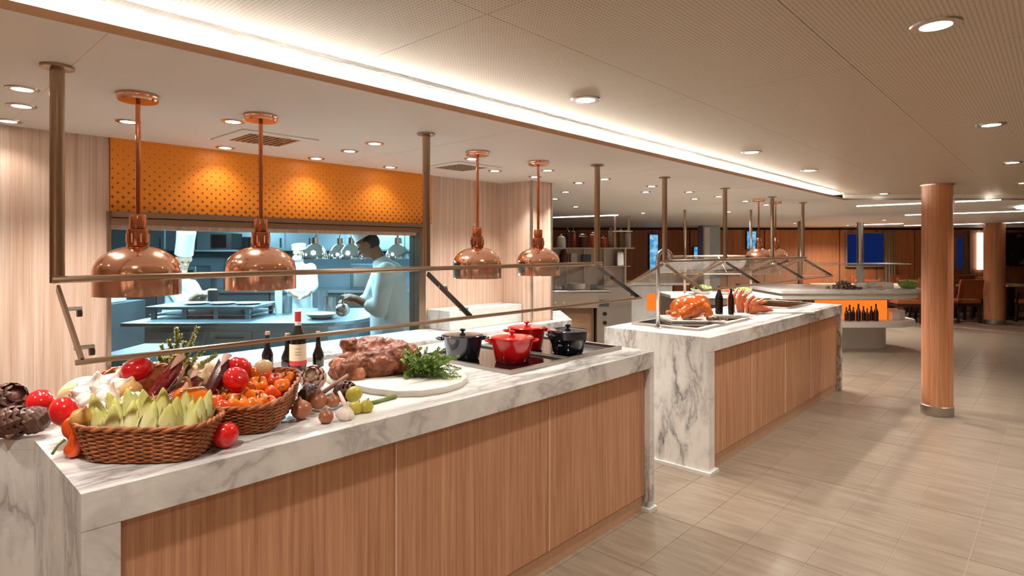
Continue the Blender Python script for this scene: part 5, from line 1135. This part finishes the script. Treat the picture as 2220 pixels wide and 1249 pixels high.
for i, (x, d, w, h, mt, lab) in enumerate(((-6.0, 9.3, 0.3, 0.45, 'kitchen_dark', 'dark combi oven on the kitchen back counter'), (-5.1, 9.3, 0.26, 0.36, 'steel_kitchen', 'steel mixer box on the kitchen back counter'), (-3.6, 9.3, 0.34, 0.30, 'steel_kitchen', 'wide steel toaster box on the kitchen back counter'),
        (-2.2, 9.3, 0.28, 0.40, 'kitchen_dark', 'dark fryer box on the kitchen back counter'), (-1.2, 9.3, 0.30, 0.52, 'kitchen_dark', 'tall dark fridge box at the end of the kitchen back counter'))):
    t = thing('kitchen_appliance', lab, 'appliance', L(x, d, 0.90)); MB(FR).box(x - w, x + w, d - 0.2, d + 0.25, 0.901, 0.90 + h).build('case', mt, t, bevel=0.012); MB(FR).box(x - w * 0.8, x + w * 0.3, d - 0.206, d - 0.2, 0.95, 0.90 + h * 0.85).build('door', 'black_glass' if i % 2 == 0 else 'steel', t); MB(FR).box(x + w * 0.45, x + w * 0.85, d - 0.206, d - 0.2, 0.95, 0.90 + h * 0.85).build('control_panel', 'black_glass' if i == 4 else 'dark_steel', t)
def make_klamp():
    t = thing('kitchen_heat_lamp', 'chrome heat lamp hanging over the kitchen island', 'heat lamp', group='chrome heat lamps in the kitchen')
    MB().tube([(0, 0, 1.62), (0, 0, 2.099)], 0.010, 8).build('stem', 'chrome', t, smooth=True); MB().lathe([(0, 1.64), (0.03, 1.64), (0.032, 1.57), (0, 1.57)], 16).build('socket', 'copper', t, smooth='auto')
    MB().lathe([(0.03, 1.58), (0.07, 1.555), (0.11, 1.50), (0.125, 1.45), (0.127, 1.425), (0.122, 1.425), (0.118, 1.45), (0.10, 1.50), (0.06, 1.55)], 28, caps=False).build('shade', 'chrome', t, smooth='auto')
    MB().ell((0, 0, 1.46), 0.035, 12, 8).build('bulb', 'bulb_glass', t, smooth=True); return t
kl = make_klamp()
for (px, D) in ((683, 6.0), (737, 6.35), (762, 6.0), (790, 6.45), (862, 6.1)): place(kl, L((px - CX) / F_PX * D, D, 0))
for i, (px, D, r, h, mt, lab) in enumerate(((604, 5.75, 0.035, 0.22, 'white_gloss', 'tall white utensil holder on the kitchen island'), (622, 5.85, 0.05, 0.16, 'steel_kitchen', 'steel utensil pot on the kitchen island'), (462, 6.05, 0.05, 0.20, 'dark_steel', 'dark sauce pot beside the bending cook'), (716, 5.9, 0.06, 0.15, 'steel', 'shiny steel pot beside the hanging kitchen lamps'), (700, 6.1, 0.05, 0.2, 'steel_kitchen', 'tall steel canister behind the shiny pot'))):
    o = MB(FR).lathe([(0, 0), (r, 0), (r, h), (r * 0.92, h), (r * 0.9, 0.01), (0, 0.01)], 18, ((px - CX) / F_PX * D, D, 0.901)).build('kitchen_pot', mt, None, smooth='auto'); tag(o, lab, 'pot')
for (px, D, r, lab) in ((697, 5.35, 0.14, 'wide white bowl plate on the kitchen island worktop'),):
    bowl('plate_bowl', lab, L((px - CX) / F_PX * D, D, 0.901), r, 0.045, 'white_gloss')
for k, x in enumerate((-2.95, -2.70, -2.46)):
    o = MB(FR).lathe([(0, 0), (0.07, 0), (0.115, 0.014), (0.11, 0.016), (0, 0.008)], 20, (x, 5.55, 1.011)).build('dinner_plate', 'white_gloss', None, smooth='auto'); tag(o, 'white plate on the kitchen plate rack', 'plate', 'plates on the kitchen rack')

# ------------------------------------------------------------------ cooks
def cook(label, D0, J, fwd, up, hat, mask, skin, vox, hands):
    """J: joints as (px, py, extra depth); fwd/up: head axes in (side, ahead, up)"""
    P = lambda q: Vector(((q[0] - CX) / F_PX * (D0 + (q[2] if len(q) > 2 else 0)), D0 + (q[2] if len(q) > 2 else 0), EYE - (q[1] - HY) * (D0 + (q[2] if len(q) > 2 else 0)) / F_PX))
    hip = P(J['hip']); t = thing('person', label, 'person', L(hip.x, hip.y, 0)); off = wo(t)
    f, u = Vector(fwd).normalized(), Vector(up).normalized(); sdv = f.cross(u).normalized(); hc = P(J['head']); nk = P(J['neck']); ch_ = P(J['chest']); bl = P(J['belly'])
    Rm = Matrix((sdv, f, u)).transposed()
    m = MB(FR); m.ell(hc + u * 0.015, (0.075, 0.092, 0.105), 18, 12, Rm); m.ell(hc - u * 0.055 + f * 0.025, (0.055, 0.062, 0.062), 14, 9, Rm)
    m.chain([(hc - u * 0.02 + f * 0.088, 0.012), (hc - u * 0.035 + f * 0.105, 0.015)]); m.ell(hc + u * 0.01 + f * 0.078, (0.05, 0.018, 0.012), 10, 6, Rm); m.ell(hc - u * 0.078 + f * 0.075, (0.026, 0.014, 0.010), 8, 6, Rm)
    for s in (-1, 1): m.ell(hc + sdv * 0.078 * s - u * 0.01, (0.012, 0.022, 0.034), 8, 6, Rm)
    m.chain([(hc - u * 0.05 - f * 0.02, 0.055), (nk, 0.056), (ch_, 0.125), (bl, 0.125), (hip, 0.13)])
    legs = []
    for s in (-1, 1):
        sh_, el, wr, tip = [P(J[k + ('1' if s < 0 else '2')]) for k in ('sh', 'el', 'wr', 'tip')]
        m.chain([(ch_.lerp(sh_, 0.6), 0.08), (sh_, 0.062), (el, 0.043), (wr, 0.029)])
        hd = (tip - wr).normalized(); pal = wr + hd * 0.055; sid = hd.cross(Vector((0, 0, 1))).normalized(); dn = sid.cross(hd)
        m.chain([(wr, 0.028), (pal, 0.034)]); m.ell(pal + hd * 0.02, 0.034, 10, 8)
        for k in range(4):
            b = pal + hd * 0.035 + sid * (0.011 * (2 * k - 3)); ln = (0.030, 0.036, 0.034, 0.026)[k]; c = b + hd * ln - dn * 0.012 * s * hands; e = c + (hd * 0.5 - dn * 0.8 * hands).normalized() * ln * 0.8
            m.chain([(b, 0.0105), (c, 0.0095), (e, 0.0085)])
        tb_ = pal + sid * 0.030 * s; m.chain([(pal - hd * 0.01 + sid * 0.024 * s, 0.013), (tb_ + hd * 0.02 + sid * 0.012 * s - dn * 0.012, 0.011), (tb_ + hd * 0.045 - dn * 0.024, 0.009)])
        foot = Vector((hip.x + 0.04 * s * sdv.x, hip.y + 0.10 * s, 0.05)); knee = Vector((hip.x + 0.02, hip.y + 0.10 * s, 0.48)); th = hip + Vector((0, 0.09 * s, -0.02))
        toe = foot + Vector((f.x, f.y, 0)).normalized() * 0.14; m.chain([(th, 0.095), (knee, 0.062), (foot + Vector((0, 0, 0.05)), 0.042), (foot, 0.046), (toe, 0.038)]); legs.append((th, knee, foot, toe))
    link('body', remeshed(m, vox, 3, off=off), skin, t, True)
    j = MB(FR); j.chain([(nk.lerp(ch_, 0.35), 0.085), (ch_, 0.150), (bl, 0.150), (hip, 0.155), (hip + Vector((0, 0, -0.10)), 0.16)])
    for s in (-1, 1):
        sh_, el, wr = [P(J[k + ('1' if s < 0 else '2')]) for k in ('sh', 'el', 'wr')]; j.chain([(ch_.lerp(sh_, 0.5), 0.105), (sh_, 0.083), (el, 0.066), (el.lerp(wr, 0.38), 0.056)])
    link('jacket', remeshed(j, 0.014, 4, lambda c: 0.006 * noise.fractal(c * 7, 1.0, 2.0, 3), off=off), 'chef_white', t, True)
    j = MB(FR)
    for th, knee, foot, toe in legs: j.chain([(th, 0.115), (knee, 0.085), (foot + Vector((0, 0, 0.06)), 0.075)])
    link('trousers', remeshed(j, 0.018, 3, off=off), 'chef_grey', t, True)
    fw_ = Vector((f.x, f.y, 0)).normalized(); ap_ = MB(FR); side = Vector((-fw_.y, fw_.x, 0)); vs = []
    for i in range(9):
        z = bl.z + 0.02 - i * (bl.z - 0.38) / 8; cen = bl.lerp(hip, min(1, i / 4)); cen = Vector((cen.x, cen.y, z))
        for k in range(13): a = (k / 12 - 0.5) * 2.7; r = 0.172 + 0.004 * i; vs.append(cen + fw_ * r * math.cos(a) + side * r * math.sin(a))
    ap_.add(vs, [(i * 13 + k, i * 13 + k + 1, (i + 1) * 13 + k + 1, (i + 1) * 13 + k) for i in range(8) for k in range(12)]); ap_.build('apron', 'chef_grey' if mask else 'chef_white', t, smooth=True)
    h0 = hc + u * 0.055 - f * 0.008; hm = MB(FR); hm.lathe([(0.094, 0), (0.092, 0.05), (0.092, hat * 0.6), (0.098, hat), (0.085, hat + 0.012), (0, hat + 0.008)], 28, h0, mat=Rm, caps=False); hm.build('chef_hat', 'chef_white', t, smooth='auto')
    hr = MB(FR); hr.ell(hc + u * 0.01 - f * 0.018, (0.082, 0.088, 0.088), 16, 10, Rm); hr.build('hair', 'hair_dark', t, smooth=True)
    for s in (-1, 1): MB(FR).ell(hc + f * 0.087 + sdv * 0.031 * s + u * 0.0, (0.011, 0.006, 0.008), 8, 6, Rm).build('eye', 'hair_dark', t, smooth=True)
    MB(FR).ell(hc + f * 0.088 - u * 0.066, (0.024, 0.006, 0.006), 8, 5, Rm).build('mouth', 'food_pink', t, smooth=True)
    if mask: MB(FR).ell(hc + f * 0.045 - u * 0.055, (0.066, 0.072, 0.048), 14, 9, Rm).build('face_mask', 'mask_white', t, smooth=True)
    return t
cook('cook in white leaning over the steel island with a bare forearm', 5.05, dict(head=(798, 530), neck=(822, 560), chest=(842, 602), belly=(846, 650), hip=(852, 705),
     sh1=(836, 590, -0.20), el1=(822, 672, -0.26), wr1=(772, 648, -0.22), tip1=(742, 642, -0.16), sh2=(828, 588, 0.18), el2=(800, 650, 0.22), wr2=(768, 655, 0.10), tip2=(742, 650, 0.02)),
     (-0.86, -0.10, -0.50), (-0.50, 0, 0.86), 0.20, False, 'skin_deep', 0.0075, 1.0)
cook('cook in a tall white hat bending over the kitchen island', 6.62, dict(head=(398, 561), neck=(394, 592), chest=(392, 634), belly=(388, 668), hip=(378, 712),
     sh1=(414, 622, -0.20), el1=(436, 655, -0.30), wr1=(446, 636, -0.44), tip1=(462, 630, -0.48), sh2=(374, 622, -0.10), el2=(400, 662, -0.34), wr2=(428, 640, -0.46), tip2=(446, 634, -0.5)),
     (0.62, -0.66, -0.42), (0.26, -0.28, 0.92), 0.27, False, 'skin', 0.010, 1.0)
cook('cook wearing a white mask standing behind the chrome lamps', 8.1, dict(head=(648, 549), neck=(648, 570), chest=(650, 595), belly=(652, 632), hip=(652, 662),
     sh1=(627, 583, 0), el1=(622, 622, -0.06), wr1=(640, 640, -0.24), tip1=(650, 642, -0.30), sh2=(673, 583, 0), el2=(680, 620, -0.06), wr2=(664, 640, -0.24), tip2=(655, 643, -0.3)),
     (-0.15, -0.97, -0.18), (0.0, -0.18, 0.98), 0.06, True, 'skin', 0.012, 1.0)
c = L((742 - CX) / F_PX * 4.92, 4.92, 1.02)
hbw = thing('steel_ladle', 'round steel ladle bowl held by the leaning cook', 'ladle', c)
MB().ell(c, (0.06, 0.06, 0.055), 20, 12).build('ladle_bowl', 'steel', hbw, smooth=True); MB().tube([c + Vector((0, 0, 0.05)), c + L(0.02, 0.0, 0.14)], 0.008, 8).build('handle', 'steel', hbw)
